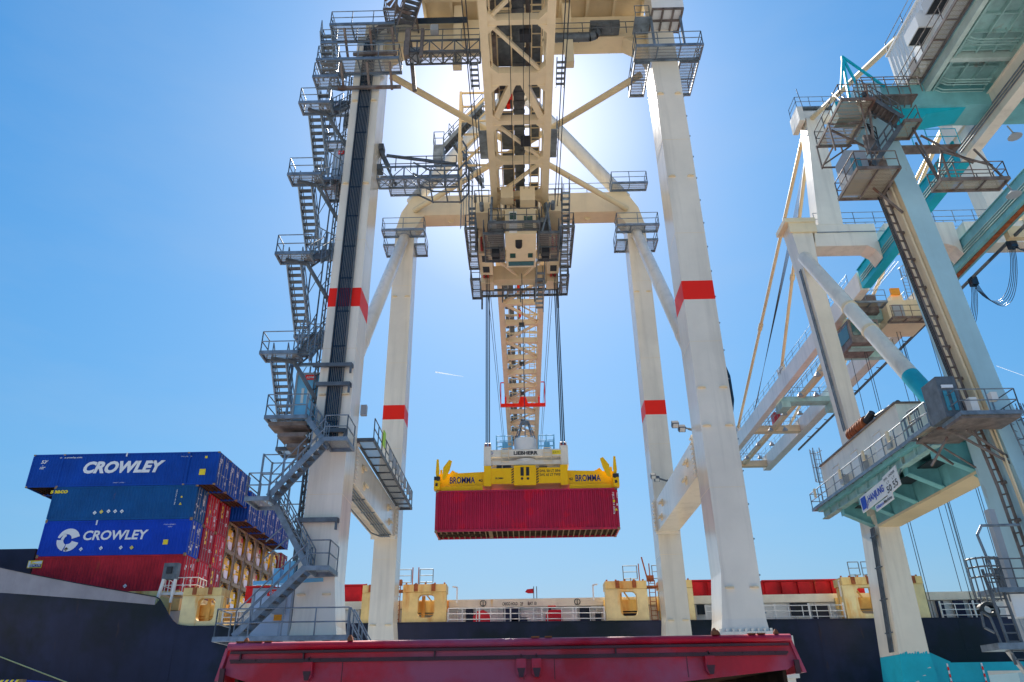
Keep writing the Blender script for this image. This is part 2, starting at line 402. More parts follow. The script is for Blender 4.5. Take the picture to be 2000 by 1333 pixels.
def flight(parent, p, q, wv, rails='both', sm=None, tm=None, n=None, h=1.0):
    sm = sm or galv; tm = tm or galvd; p = V(p); q = V(q); wv = V(wv)
    n = n or max(4, int(abs(q.z - p.z) / 0.25))
    o = build(MB().stair(p, q, wv, n), 'stair_flight', sm, parent)
    build(MB().treads(p, q, wv, n), 'stair_treads', tm, o)
    rb = MB()
    sides = {'both': (V((0, 0, 0)), wv), 'a': (V((0, 0, 0)),), 'b': (wv,), '': ()}[rails]
    for s in sides:
        a = p + s; b = q + s
        for k in range(5): c = a.lerp(b, k / 4); rb.tube(c, c + V((0, 0, h)), .03, 5)
        for m in (.5, 1): rb.tube(a + V((0, 0, h * m)), b + V((0, 0, h * m)), .03, 5)
    if rb.v: build(rb, 'handrail', sm, o)
    return o
def lugs(parent, xs, y, zs, mat):
    for z in zs:
        for x in xs:
            build(MB().prism([(x + .2 * math.cos(t), y - .16 * math.sin(t), z) for t in [math.pi * k / 8 for k in range(9)]], (0, 0, .07)), 'lifting_lug', mat, parent)

# ------------------------------------------------------------------ the white ship to shore crane
MC = thing('ship_to_shore_crane', (0.15, 43, 0.06), 'ivory gantry crane with red bands on its legs straddling the hanging maroon container', 'crane')
legs = {'FL': (-10.1, -8.4, 34.0, 36.0), 'FR': (8.7, 10.35, 34.0, 36.0), 'BL': (-9.95, -8.4, 50.0, 51.8), 'BR': (8.95, 10.45, 50.0, 51.8)}
LEG = {}
for k, (x0, x1, y0, y1) in legs.items():
    top = 41.3 if k[0] == 'F' else 37.6
    i0, i1 = (0.0, 0.28) if k[1] == 'L' else (0.28, 0.0)
    mb = MB().loft([(4.72, x0 - i0 - .05, x1 + i1 + .05, y0 - .06, y1 + .1), (5.25, x0 - i0 * .8, x1 + i1 * .8, y0, y1), (7.2, x0, x1, y0, y1), (top, x0, x1, y0, y1)])
    lg = build(mb, 'leg', creamw, MC); LEG[k] = lg
    fb = MB().box(x0 - i0 - .22, x1 + i1 + .22, y0 - .2, y1 + .25, 4.56, 4.716)
    for j in range(9):
        xx = x0 - i0 - .1 + j * (x1 - x0 + i0 + i1 + .2) / 8; fb.box(xx - .05, xx + .05, y0 - .17, y0 - .07, 4.717, 4.84)
    build(fb, 'base_flange', creamw, lg)
    za, zb = (21.08, 22.22) if k[0] == 'F' else (20.82, 21.92)
    build(MB().box(x0 - .004, x1 + .004, y0 - .004, y1 + .004, za, zb), 'red_band', redp, lg)
    zs = (35.6, 29.2, 16.0, 14.0, 6.5) if k[0] == 'F' else (31.0, 13.9, 6.9)
    lugs(lg, (x0 + .28, x1 - .3), y0, zs, cream)
    sm = MB()
    for z in (11.0, 18.6, 25.3, 32.0): 
        if z < top: sm.box(x0 - .006, x1 + .006, y0 - .006, y1 + .006, z, z + .018)
    build(sm, 'weld_seam', cream, lg)
    # sole boxes under the leg: equalisers and wheel bogies
    eq = MB().box(x0 - .9, x1 + .9, y0 + .2, y1 - .2, 1.75, 2.9).box(x0 - 2.6, x0 - .6, y0 + .4, y1 - .4, .85, 1.8).box(x1 + .6, x1 + 2.6, y0 + .4, y1 - .4, .85, 1.8)
    bo = build(eq, 'bogie', creamw, MC)
    wm = MB()
    for xx in (x0 - 2.1, x0 - 1.1, x1 + 1.1, x1 + 2.1): wm.tube((xx, (y0 + y1) / 2 - .08, .44), (xx, (y0 + y1) / 2 + .08, .44), .38, 16)
    build(wm, 'wheel', galvd, bo)
for y0, y1 in ((34.1, 35.9), (50.1, 51.7)): build(MB().box(-11.2, 11.4, y0, y1, 2.9, 4.556), 'sill_beam', creamw, MC)
# cross beams
cb = build(MB().box(-9.8, 10.1, 34.5, 35.9, 41.31, 43.2), 'cross_beam', cream, MC)
hb = MB(); 
for s, x in ((1, -8.4), (-1, 8.7)): hb.prism([(x, 34.6, 39.6), (x, 34.6, 41.3), (x + s * 1.5, 34.6, 41.3), (x + s * .35, 34.6, 40.5)], (0, 1.2, 0))
build(hb, 'haunch', cream, cb)
bb = build(MB().prism([(x, 50.12, z) for x, z in ((-9.95, 37.61), (-8.4, 37.61), (-7.7, 38.85), (8.2, 38.85), (8.95, 37.61), (10.45, 37.61), (10.1, 39.2), (9.2, 40.85), (-8.7, 40.85), (-9.6, 39.2))], (0, 1.6, 0)), 'cross_beam', cream, MC)
rb = MB().rail([(-7.6, 50.3, 40.86), (7.9, 50.3, 40.86)], 1.1, 2.0)
build(rb, 'railing', galv, bb)
lb = MB()
for x in (-5.5, 5.9): lb.prism([(x + .25 * math.cos(t), 50.9, 38.85 - .25 * math.sin(t)) for t in [math.pi * k / 8 for k in range(9)]], (0, .08, 0))
build(lb, 'lifting_lugs', cream, bb)
# side beams joining front and back leg
for s, x0, x1, xi in (('L', -9.95, -8.55, -8.55), ('R', 8.85, 10.2, 8.85)):
    pb = build(MB().box(x0, x1, 36.02, 49.98, 12.35, 14.3), 'portal_beam', creamw, MC)
    fm = MB()
    for y in (36.5, 49.4): fm.box(x0 - .12, x1 + .12, y - .07, y + .07, 12.2, 14.45)
    for y in (36.38, 36.62, 49.28, 49.52):
        for k in range(8): z = 12.4 + k * .26; o = xi + (.14 if s == 'L' else -.14); fm.box(o - .05, o + .05, y - .05, y + .05, z, z + .1)
    build(fm, 'bolted_flange', creamw, pb)
    dm = MB()
    for y in (38.5, 39.2, 46.7, 47.4):
        for z in ((13.6,) if y in (38.5, 46.7) else (12.85,)):
            dm.tube((xi - .06, y, z), (xi + .06, y, z), .24, 10, smooth=False).bar((xi + (.16 if s == 'L' else -.16), y - .3, z), (xi + (.16 if s == 'L' else -.16), y + .3, z), .12, .1)
    build(dm, 'pad_eye', cream, pb)
    if s == 'L':
        pm = MB()
        for k in range(4): pm.tube((-8.75 - .16 * k, 36.8, 12.25), (-8.75 - .16 * k, 49, 12.25), .045, 6)
        for k in range(5): pm.box(-9.4, -8.6, 37 + 2.9 * k, 37.06 + 2.9 * k, 12.29, 12.345)
        pm.pipe([(-9.7, 38.5, 12.2), (-9.7, 47.5, 12.2), (-9.3, 48.6, 12.2), (-8.7, 48.6, 12.2)], .05)
        build(pm, 'conduit', galv, pb)
        wk = platform(MC, -8.52, -7.55, 36.2, 50.4, 14.5, 'EN', name='walkway', step=1.2, fm=galvd)
        build(MB().box(-8.36, -8.05, 36.03, 36.3, 15.75, 16.3), 'cabinet', greyb, wk)
        build(MB().box(-7.47, -7.42, 38.0, 38.6, 14.75, 15.6), 'sign_panel', lime, wk)
        wm2 = MB()
        for k in range(7): y = 40.3 + k * 1.4; wm2.box(-7.53, -7.43, y, y + .5, 14.7, 15.25)
        build(wm2, 'rail_panel', greyb, wk)
# diagonal tubes in the two side frames
for x, xt in ((-9.25, -9.2), (9.55, 9.7)): 
    d = build(MB().tube((x, 36.0, 17.7), (xt, 50.6, 37.3), .44, 24), 'diagonal_brace', creamw, MC)
    build(MB().tube(V((x, 36.0, 17.7)).lerp(V((xt, 50.6, 37.3)), .18), V((x, 36.0, 17.7)).lerp(V((xt, 50.6, 37.3)), .2), .46, 24), 'brace_collar', creamw, d)
    build(MB().prism([(x - .05, 35.95, 16.3), (x - .05, 35.95, 19.2), (x - .05, 37.2, 19.6), (x - .05, 37.2, 18.4)], (.1, 0, 0)), 'gusset', creamw, d)
for a, b in (((-8.1, 35.6, 39.4), (9.1, 50.0, 39.0)), ((8.3, 35.6, 39.0), (-8.5, 50.0, 39.3))):
    build(MB().tube(a, b, .23, 16), 'plan_brace', creamy, MC)
# A-frame above the back beam
for xa in (-8.9, 9.2):
    s = 1 if xa > 0 else -1
    ta = build(MB().tube((xa, 50.9, 40.7), (.15 + s * .9, 50.9, 52.6), .55, 24), 'tower_strut', creamw, MC)
build(MB().box(-1.6, 1.9, 50.1, 51.7, 52.2, 53.8), 'tower_head', creamw, MC)
# platforms round the two back leg heads and on the back beam
for x0, x1 in ((-9.95, -8.4), (8.95, 10.45)):
    platform(MC, x0 - .95, x1 + .95, 48.9, 50.0, 36.7, 'SEW'); platform(MC, x0 - .95, x0, 50.02, 51.8, 36.0, 'W'); platform(MC, x1, x1 + .95, 50.02, 51.8, 36.0, 'E')
platform(MC, 7.9, 10.9, 49.0, 50.1, 41.0, 'SEW'); platform(MC, -10.6, -8.0, 49.0, 50.1, 41.0, 'SEW')
# front right leg head: platforms and the little checker's cabin
platform(MC, 7.55, 11.75, 32.75, 33.98, 38.55, 'SEW'); platform(MC, 7.6, 8.62, 34.0, 36.9, 38.45, 'WN'); platform(MC, 10.45, 11.7, 34.0, 36.9, 38.45, 'EN')
cab = build(MB().box(8.75, 10.75, 32.3, 34.2, 41.25, 44.2), 'cabin', white, MC)
cm = MB()
for x in (8.75, 9.42, 10.08, 10.65): cm.box(x, x + .1, 32.3, 34.2, 41.1, 41.249)
for y in (32.3, 33.2, 34.1): cm.box(8.85, 10.65, y, y + .1, 41.12, 41.246)
build(cm, 'floor_frame', brownst, cab)
build(MB().box(9.9, 10.6, 32.27, 32.3, 42.6, 43.4), 'window', glsb, cab)
pm = MB()
for x in (8.75, 10.6): 
    for y in (32.9,): pm.bar((x, y, 38.6), (x, y, 41.1), .14, .14)
pm.rail([(7.8, 32.9, 41.0), (8.7, 32.9, 41.0)], 1.2, .8); pm.box(7.7, 8.7, 32.7, 34, 40.85, 40.95)
build(pm, 'cabin_stand', galv, cab)
# conduit down the front right leg
cm = MB().pipe([(10.42, 34.6, 38.3), (10.42, 34.6, 17.6), (10.6, 34.6, 16.9), (10.6, 34.6, 15.6), (10.45, 34.6, 14.9), (10.45, 34.6, 4.9)], .075, 8)
cm.pipe([(10.42, 34.9, 38.3), (10.42, 34.9, 17.6), (10.58, 34.9, 16.9), (10.58, 34.9, 15.6), (10.45, 34.9, 14.9), (10.45, 34.9, 4.9)], .075, 8)
build(cm, 'cable_conduit', cable, LEG['FR'])
km = MB()
for z in [5.5 + 1.6 * k for k in range(20)]: km.box(10.352, 10.56, 34.5, 34.58, z, z + .06)
build(km, 'conduit_clip', galv, LEG['FR'])
# floodlights on brackets
for p, d in ((at(1345, 838, 36.3), V((-.75, -.2, .15))), (at(1290, 936, 49.2), V((-.55, -.3, .1)))):
    mb = MB().bar(p + V((.5, .2, -.1)), p, .09, .09).bar(p + V((.55, .2, -.5)), p + V((.5, .2, 0)), .08, .08)
    mb.bar(p, p + d * .5, .06, .06)
    fl = build(mb, 'floodlight', galvd, MC)
    hm = MB(); lm = MB()
    for k in range(2):
        c = p + d * (.5 + .45 * k) + V((0, 0, -.08 + .12 * k)); hm.bar(c + V((0, .12, .1)), c + V((0, -.12, -.1)), .34, .3); lm.bar(c + V((0, -.13, -.11)), c + V((0, -.15, -.13)), .26, .22)
    build(hm, 'lamp_housing', galvd, fl); build(lm, 'lamp_lens', lampw, fl)
# cable run up the front left leg, turning into the cross beam
cm = MB()
for k in range(7):
    x = -9.52 + k * .09
    pts = [(x, 33.86, 13.6), (x, 33.86, 40.6)]
    cx_, cz_ = -7.2, 40.6; r = cx_ - x
    for a in range(1, 8): t = math.pi / 2 * a / 7; pts.append((cx_ - r * math.cos(t), 33.86, cz_ + r * math.sin(t) * .9))
    pts.append((-3.0, 33.86, pts[-1][2]))
    cm.pipe(pts, .033, 6)
cr = build(cm, 'cable_run', cable, LEG['FL'])
km = MB()
for z in [14.6 + 2.05 * k for k in range(13)]: km.box(-9.62, -8.88, 33.93, 33.998, z, z + .05)
for x in (-9.62, -8.9): km.box(x, x + .035, 33.8, 33.995, 13.6, 40.4)
build(km, 'cable_tray', galvd, LEG['FL'])
bm_ = MB()
for z, xa in ((17.55, -10.42), (16.5, -10.16), (14.05, -9.8), (9.75, -10.4)): bm_.bar((xa, 33.72, z), (-8.45, 33.72, z), .14, .2); bm_.bar((-8.5, 33.75, z - .1), (-8.5, 33.75, z - .45), .1, .1); bm_.box(-8.6, -8.42, 33.78, 33.998, z - .1, z + .1)
build(bm_, 'cable_bracket', galvd, LEG['FL'])
# ------------------------------------------------------------------ stairs, lift and gangways of the white crane
base = platform(MC, -12.75, -7.2, 32.2, 33.9, 4.66, 'SW', step=1.3)
mb = MB().rail([(-7.2, 32.3, 4.66), (-6.4, 32.3, 3.4)], 1.1, .7).rail([(-7.2, 33.0, 4.66), (-6.4, 33.0, 3.4)], 1.1, .7); build(mb, 'stair_rail', galv, base)
build(MB().box(-12.7, -11.6, 33.9, 35.6, 4.56, 4.66), 'landing_plate', galv, base)
flight(MC, (-11.95, 32.35, 4.7), (-9.3, 32.35, 7.42), (0, .85, 0))
platform(MC, -9.25, -8.25, 32.2, 33.9, 7.42, 'SE')
flight(MC, (-9.35, 33.1, 7.45), (-11.25, 33.1, 10.4), (0, .8, 0))
platform(MC, -12.3, -11.2, 32.2, 33.95, 10.45, 'SW')
flight(MC, (-11.3, 32.35, 10.5), (-9.1, 32.35, 13.15), (0, .8, 0))
platform(MC, -9.15, -8.0, 32.3, 33.95, 13.2, 'SE')
flight(MC, (-9.2, 33.1, 13.2), (-10.3, 33.1, 14.6), (0, .8, 0))
platform(MC, -12.25, -10.2, 33.0, 36.6, 14.6, 'SW')
# the stair tower beside the leg: outer flights come towards us, inner flights lead away
lv = [17.9, 23.75, 29.05, 34.45]
flight(MC, (-12.55, 36.6, 14.7), (-12.55, 33.7, 17.85), (.75, 0, 0))
for k, z in enumerate(lv):
    pl = platform(MC, -12.85, -10.95, 32.7, 33.75, z, 'SW')
    bk = MB().bar((-12.4, 33.2, z - .18), (-11.3, 33.7, z - .18), .16, .16).bar((-11.35, 33.6, z - .2), (-10.1, 34.4, z - 2.2), .16, .16).bar((-10.12, 34.4, z + 1.2), (-11.2, 33.8, z - .3), .09, .09)
    build(bk, 'bracket', galvd, pl)
    if k < 3:
        z2 = lv[k + 1]; zm = (z + z2) / 2
        flight(MC, (-11.5, 33.7, z), (-11.5, 36.6, zm), (.85, 0, 0), tm=galvd)
        platform(MC, -12.6, -10.5, 36.6, 37.5, zm, 'NW')
        flight(MC, (-12.5, 36.6, zm), (-12.5, 33.75, z2), (.75, 0, 0))
        build(MB().bar((-10.5, 36.9, zm - .2), (-10.1, 35.8, zm - 1.4), .12, .12), 'bracket', galvd, MC)
        rb = MB().rail([(-10.9, 32.9, z + .2), (-10.15, 33.9, z + .2)], 1.6, .4, mid=1); build(rb, 'railing', galv, pl)
flight(MC, (-11.35, 33.7, 34.45), (-11.35, 36.3, 37.7), (.72, 0, 0))
platform(MC, -12.25, -10.7, 32.7, 33.75, 36.55, 'SW')
flight(MC, (-12.2, 36.4, 34.6), (-12.2, 33.75, 36.5), (.7, 0, 0)); flight(MC, (-11.4, 33.75, 36.6), (-11.4, 36.2, 38.9), (.75, 0, 0)); platform(MC, -12.2, -10.5, 36.3, 37.2, 34.6, 'NW')
platform(MC, -12.4, -10.4, 36.0, 37.3, 37.7, 'NW')
platform(MC, -12.1, -7.0, 32.5, 33.8, 37.75, 'SWE')
flight(MC, (-12.1, 34.4, 37.8), (-12.1, 32.6, 40.2), (.7, 0, 0))
platform(MC, -12.0, -11.0, 32.6, 35.5, 39.3, 'SW'); platform(MC, -11.5, -7.4, 32.3, 33.75, 40.55, 'SWN')
bk = MB()
for x in (-10.6, -9.0, -7.6): bk.bar((x, 32.5, 40.35), (x, 34.0, 39.4), .14, .14).bar((x, 32.7, 37.55), (x, 34.0, 36.5), .14, .14)
bk.bar((-10.9, 33.7, 36.45), (-7.0, 33.7, 36.45), .16, .18).bar((-10.2, 33.7, 39.35), (-7.4, 33.7, 39.35), .16, .18)
build(bk, 'platform_bracket', brownst, MC)
# way up to the machinery house
flight(MC, (-7.3, 32.6, 40.6), (-5.9, 30.6, 43.9), (.9, .35, 0), sm=brownst)
platform(MC, -8.6, -6.2, 30.3, 32.4, 43.3, 'SWN', fm=brownst); platform(MC, -8.3, -6.2, 32.6, 34.6, 42.2, 'WN', fm=brownst)
sp = MB()
for k in range(10):
    t = .3 + k * .32; c = V((-7.3, 31.9, 41.2 + k * .2)); sp.prism([c, c + V((math.cos(t) * 1.0, math.sin(t) * 1.0, 0)), c + V((math.cos(t + .28), math.sin(t + .28), 0))], (0, 0, .05))
sp.tube((-7.3, 31.9, 40.6), (-7.3, 31.9, 44), .09)
build(sp, 'winding_stair', brownst, MC)
tm_ = MB()
for x, y in ((-11.45, 36.7), (-10.55, 36.7), (-12.35, 37.4)):
    for a, b in ((17.9, 38.2),): tm_.bar((x, y, a), (x, y, b), .07, .07, (1, 0, 0))
for k in range(7): z = 18.2 + 2.85 * k; tm_.tube((-11.45, 36.7, z), (-10.55, 36.7, z + 1.4), .025, 4).tube((-10.55, 36.7, z + .1), (-10.1, 35.9, z + .1), .04, 5).tube((-12.35, 37.4, z), (-11.45, 36.7, z + 1.2), .025, 4)
build(tm_, 'stair_tower_frame', galvd, MC)
for k, z in enumerate((19.6, 25.3, 30.6, 35.4)):
    build(MB().box(-11.0, -10.5, 35.9, 36.1, z, z + 1.1), 'wind_panel', greyb, MC)
# truss gangway from the leg head towards the boom
def truss(parent, x0, x1, y0, y1, z0, z1, n, mat, name='gangway_truss', r=.05, fl=grate):
    mb = MB()
    for y in (y0, y1):
        for z in (z0, z1): mb.bar((x0, y, z), (x1, y, z), .1, .1)
        for k in range(n + 1):
            x = x0 + (x1 - x0) * k / n; mb.bar((x, y, z0), (x, y, z1), .08, .08, (1, 0, 0))
            if k < n: xb = x0 + (x1 - x0) * (k + 1) / n; mb.tube((x, y, z0 if k % 2 else z1), (xb, y, z1 if k % 2 else z0), r, 5)
    for k in range(n + 1):
        x = x0 + (x1 - x0) * k / n; mb.bar((x, y0, z0), (x, y1, z0), .08, .08)
        if k < n: xb = x0 + (x1 - x0) * (k + 1) / n; mb.tube((x, y0, z0), (xb, y1, z0), r * .8, 5).tube((x, y1, z0), (xb, y0, z0), r * .8, 5)
    o = build(mb, name, mat, parent)
    build(MB().box(min(x0, x1), max(x0, x1), y0 + .06, y1 - .06, z0 + .06, z0 + .1), 'floor_grating', fl, o)
    return o
tg = truss(MC, -6.8, -2.1, 32.9, 33.9, 38.55, 39.5, 6, galvd, r=.035)
build(MB().rail([(-6.8, 33.0, 39.5), (-2.1, 33.0, 39.5)], 1.1, 1.2), 'gangway_railing', galvd, tg)
mb = MB().bar((-6.6, 33.6, 40.2), (-6.3, 34.6, 37.0), .25, .25).bar((-6.6, 32.8, 40.4), (-6.6, 32.8, 38.0), .3, .3).bar((-5.7, 32.8, 40.4), (-5.7, 32.8, 38.0), .2, .2); build(mb, 'hanger', brownst, MC)
build(MB().box(-6.5, -5.8, 33.2, 33.8, 38.6, 39.3).box(-5.2, -4.7, 32.6, 33.0, 40.1, 40.6), 'junction_box', greyb, MC)
# round duct behind the girder
dm = MB().pipe([(2.4, 34.0, 40.75), (4.9, 34.0, 40.75), (5.25, 34.0, 40.9), (5.45, 34.0, 41.2), (5.5, 34.0, 41.6)], .30, 16)
for x in (2.8, 3.5, 4.2): dm.tube((x, 34.0, 40.75), (x + .05, 34.0, 40.75), .33, 16)
dm.box(5.0, 6.9, 33.6, 34.4, 41.3, 41.8)
build(dm, 'air_duct', galvd, MC)
rb = MB().rail([(2.6, 33.6, 40.6), (8.2, 33.6, 40.6)], 1.0, .9); build(rb, 'railing', galvd, MC)
for x in (-3.6, 3.55): build(MB().box(x - .28, x + .28, 33.9, 34.45, 38.5, 43.9), 'hanger_post', cream, MC)
# machinery house, seen from underneath
mh = build(MB().box(-6.05, 8.9, 22.0, 35.7, 44.2, 48.5), 'machinery_house', cream, MC)
mb = MB()
for x in (-6.0, -4.2, -2.4, 3.1, 4.9, 6.7, 8.65): mb.box(x, x + .2, 22.2, 35.6, 43.85, 44.198)
for y in (22.1, 26.5, 31, 33.3, 35.4): mb.box(-6.05, 8.9, y, y + .26, 43.8, 44.196)
build(mb, 'floor_beams', cream, mh)
build(MB().prism([(x, y, 43.7) for x, y in ((-6.1, 35.75), (-5.6, 36.3), (8.5, 36.3), (8.95, 35.75))], (0, 0, .5)), 'edge_beam', cream, mh)
build(MB().box(-8.2, -6.3, 29, 33.5, 44.9, 45.1), 'side_walkway', brownst, mh)
build(MB().box(9.0, 9.6, 26, 33.4, 44.2, 44.4), 'side_walkway', white, mh)
# maintenance arm swinging out from the leg
arm = truss(MC, -8.4, -3.5, 35.3, 36.2, 30.6, 31.5, 6, galv, 'maintenance_arm', r=.03, fl=grate)
mb = MB().bar((-8.35, 35.3, 33.0), (-7.7, 35.3, 31.5), .2, .2).bar((-7.9, 35.3, 32.4), (-3.6, 35.3, 31.6), .13, .16).bar((-8.35, 35.8, 32.9), (-7.3, 35.8, 30.5), .14, .14).box(-8.4, -8.1, 35.1, 35.7, 31.2, 31.6).box(-8.4, -8.1, 35.1, 35.7, 32.8, 33.2)
mb.rail([(-8.2, 35.2, 31.1), (-3.6, 35.2, 31.1)], 1.1, .9); build(mb, 'arm_stay', galvd, arm)
mb = MB()
for y in (34.6, 36.6):
    for z in (30.3, 31.1): mb.pipe([(-6.1, y, z + .1), (-5.1, y, z - .5), (-3.4, y, z - .55), (-2.95, y, z + .1), (-2.95, y, z + 1.2), (-3.2, y, z + 1.7)], .055, 6)
for x in (-5.1, -4.2, -3.4): mb.tube((x, 34.6, 29.75), (x, 36.6, 29.75), .05, 5).tube((x, 34.6, 29.75), (x, 34.6, 30.6), .04, 5)
build(mb, 'safety_hoop', galvd, arm)
# cream access tower next to the boom
mb = MB()
for y in (41.6, 43.0):
    mb.bar((-4.05, y, 34.6), (-4.05, y, 43.9), .2, .2, (1, 0, 0))
    for z in (43.8, 41.0, 38.0): mb.tube((-4.05, y, z), (-1.9, y, z), .09, 8)
    for z in (41.0, 38.0): mb.tube((-4.05, y, z), (-1.9, y, z + 2.6), .10, 8)
for z in (43.9, 41.0, 38.0, 35.0): mb.tube((-4.05, 41.6, z), (-4.05, 43, z), .08, 8)
tw = build(mb, 'access_tower', creamy, MC)
flight(MC, (-5.3, 42, 39.0), (-2.4, 42, 43.2), (0, .8, 0), n=14)
bx = MB().box(-6.0, -5.25, 41.9, 42.9, 37.8, 39.1); bo = build(bx, 'landing_box', galv, MC)
build(MB().rail([(-6.0, 41.9, 39.1), (-5.25, 41.9, 39.1)], 1.2, .7).rail([(-6.0, 41.9, 39.1), (-6.0, 42.9, 39.1)], 1.2, .7), 'railing', galv, bo)
flight(MC, (-2.6, 46.5, 39.3), (-5.3, 45.3, 43.3), (0, .8, 0), n=14)
# ---- lifts on the leg
mast = MB()
for x, y in ((-10.42, 34.25), (-10.42, 34.75), (-10.16, 34.5)): mast.bar((x, y, 4.7), (x, y, 38.4), .06, .06, (1, 0, 0))
for k in range(44): z = 5 + k * .76; mast.tube((-10.42, 34.25, z), (-10.42, 34.75, z + .38), .022, 4).tube((-10.42, 34.75, z + .38), (-10.42, 34.25, z + .76), .022, 4).tube((-10.42, 34.25, z), (-10.16, 34.5, z + .38), .022, 4)
build(mast, 'lift_mast', galvd, MC)
ms = MB().bar((-10.17, 35.0, 5), (-10.17, 35.0, 38), .1, .14, (1, 0, 0))
for k in range(22): ms.box(-10.24, -10.1, 34.93, 35.07, 5 + 1.5 * k, 5.1 + 1.5 * k)
build(ms, 'guide_rail', galvd, LEG['FL'])
def lift(x0, x1, y, z0, z1, mat, name, sign=True, dm=None):
    c = build(MB().box(x0, x1, y, y + 1.5, z0, z1), name, mat, MC)
    fr = MB()
    for x in (x0, x1 - .1): fr.box(x, x + .1, y - .05, y - .002, z0, z1)
    fr.box(x0 + .1, x1 - .1, y - .05, y - .002, z1 - .12, z1); build(fr, 'lift_frame', dm or greyb, c)
    w_ = x1 - x0; build(MB().box(x0 + w_ * .2, x0 + w_ * .72, y - .06, y - .01, z0 + .1, z0 + (z1 - z0) * .76), 'lift_door', mat, c)
    gm = MB().box(x0 + w_ * .28, x0 + w_ * .38, y - .075, y - .061, z0 + .9, z0 + (z1 - z0) * .66).box(x0 + w_ * .5, x0 + w_ * .6, y - .075, y - .061, z0 + .9, z0 + (z1 - z0) * .66); build(gm, 'door_window', lampw, c)
    if sign:
        sx = x0 + w_ * .36; sz = z0 + (z1 - z0) * .84; sw = w_ * .4
        sb = build(MB().box(sx, sx + sw, y - .08, y - .055, sz, sz + .27), 'maker_sign', redp, c)
        build(text_mb('ALIMAK', (sx + sw * .12, y - .08, sz + .07), (1, 0, 0), (0, 0, 1), .13, .02, width=sw * .76), 'sign_lettering', labelw, c)
    return c
lift(-11.52, -10.16, 34.75, 15.0, 17.6, liftb, 'lift_cabin')
mb = MB().bar((-11.75, 34.5, 17.95), (-10.12, 34.5, 17.95), .14, .16).bar((-11.7, 34.5, 14.7), (-11.7, 34.5, 17.95), .10, .10, (1, 0, 0)); build(mb, 'landing_gate', galv, MC)
le = lift(-12.0, -10.15, 34.1, 4.72, 6.85, lbluew, 'lift_enclosure', dm=greyb)
build(MB().box(-11.02, -10.45, 34.0, 34.05, 5.75, 6.5), 'control_cabinet', greyb, le)
build(MB().box(-10.9, -10.52, 33.98, 34.04, 5.48, 5.72), 'call_box', orange, le)
mb = MB().bar((-12.0, 34.0, 7.05), (-8.9, 34.0, 7.15), .14, .16).box(-11.2, -10.9, 34.1, 34.7, 7.0, 7.7).box(-10.75, -10.3, 34.1, 34.7, 7.0, 8.0); build(mb, 'lift_drive', liftb, le)
lift(-10.98, -10.14, 34.7, 29.9, 32.4, lbluew, 'upper_lift_landing')
platform(MC, -11.4, -10.15, 34.0, 36.2, 29.75, ''); platform(MC, -12.4, -10.3, 35.6, 36.9, 13.9, 'W', fm=galvd)
mb = MB()
for k in range(4): mb.box(-12.1 + .4 * k, -10.3 - .1 * k, 33.3 + .3 * k, 34.4 + .3 * k, 14.3 - .45 * k - .1, 14.3 - .45 * k).bar((-12.1 + .4 * k, 33.35 + .3 * k, 14.35 - .45 * k), (-10.3, 33.35 + .3 * k, 14.35 - .45 * k), .08, .1)
build(mb, 'landing_step', brownst, MC)
# rest cage between stairs and leg (lower part)
mb = MB()
for x, y in ((-12.2, 33.6), (-11.2, 33.6), (-12.2, 34.9), (-11.2, 34.9)): mb.bar((x, y, 10.3), (x, y, 12.9), .08, .08, (1, 0, 0))
for z in (10.8, 11.9, 12.85): mb.tube((-12.2, 33.6, z), (-11.2, 33.6, z), .03, 5).tube((-12.2, 34.9, z), (-10.2, 34.9, z), .03, 5).tube((-12.2, 33.6, z), (-12.2, 34.9, z), .03, 5)
for z in (8.2, 9.0): mb.tube((-11.9, 34.6, z), (-10.2, 34.6, z + 1.6), .03, 5)
build(mb, 'stair_cage', galv, MC)
mb = MB()
for x, y in ((-10.45, 34.5), (-10.2, 34.5), (-10.45, 35.0)): mb.bar((x, y, 6.8), (x, y, 13), .06, .06, (1, 0, 0))
for k in range(16): mb.tube((-10.45, 34.5, 6.9 + .38 * k), (-10.2, 34.5, 7.28 + .38 * k), .022, 4)
build(mb, 'riser_ladder', galvd, MC)
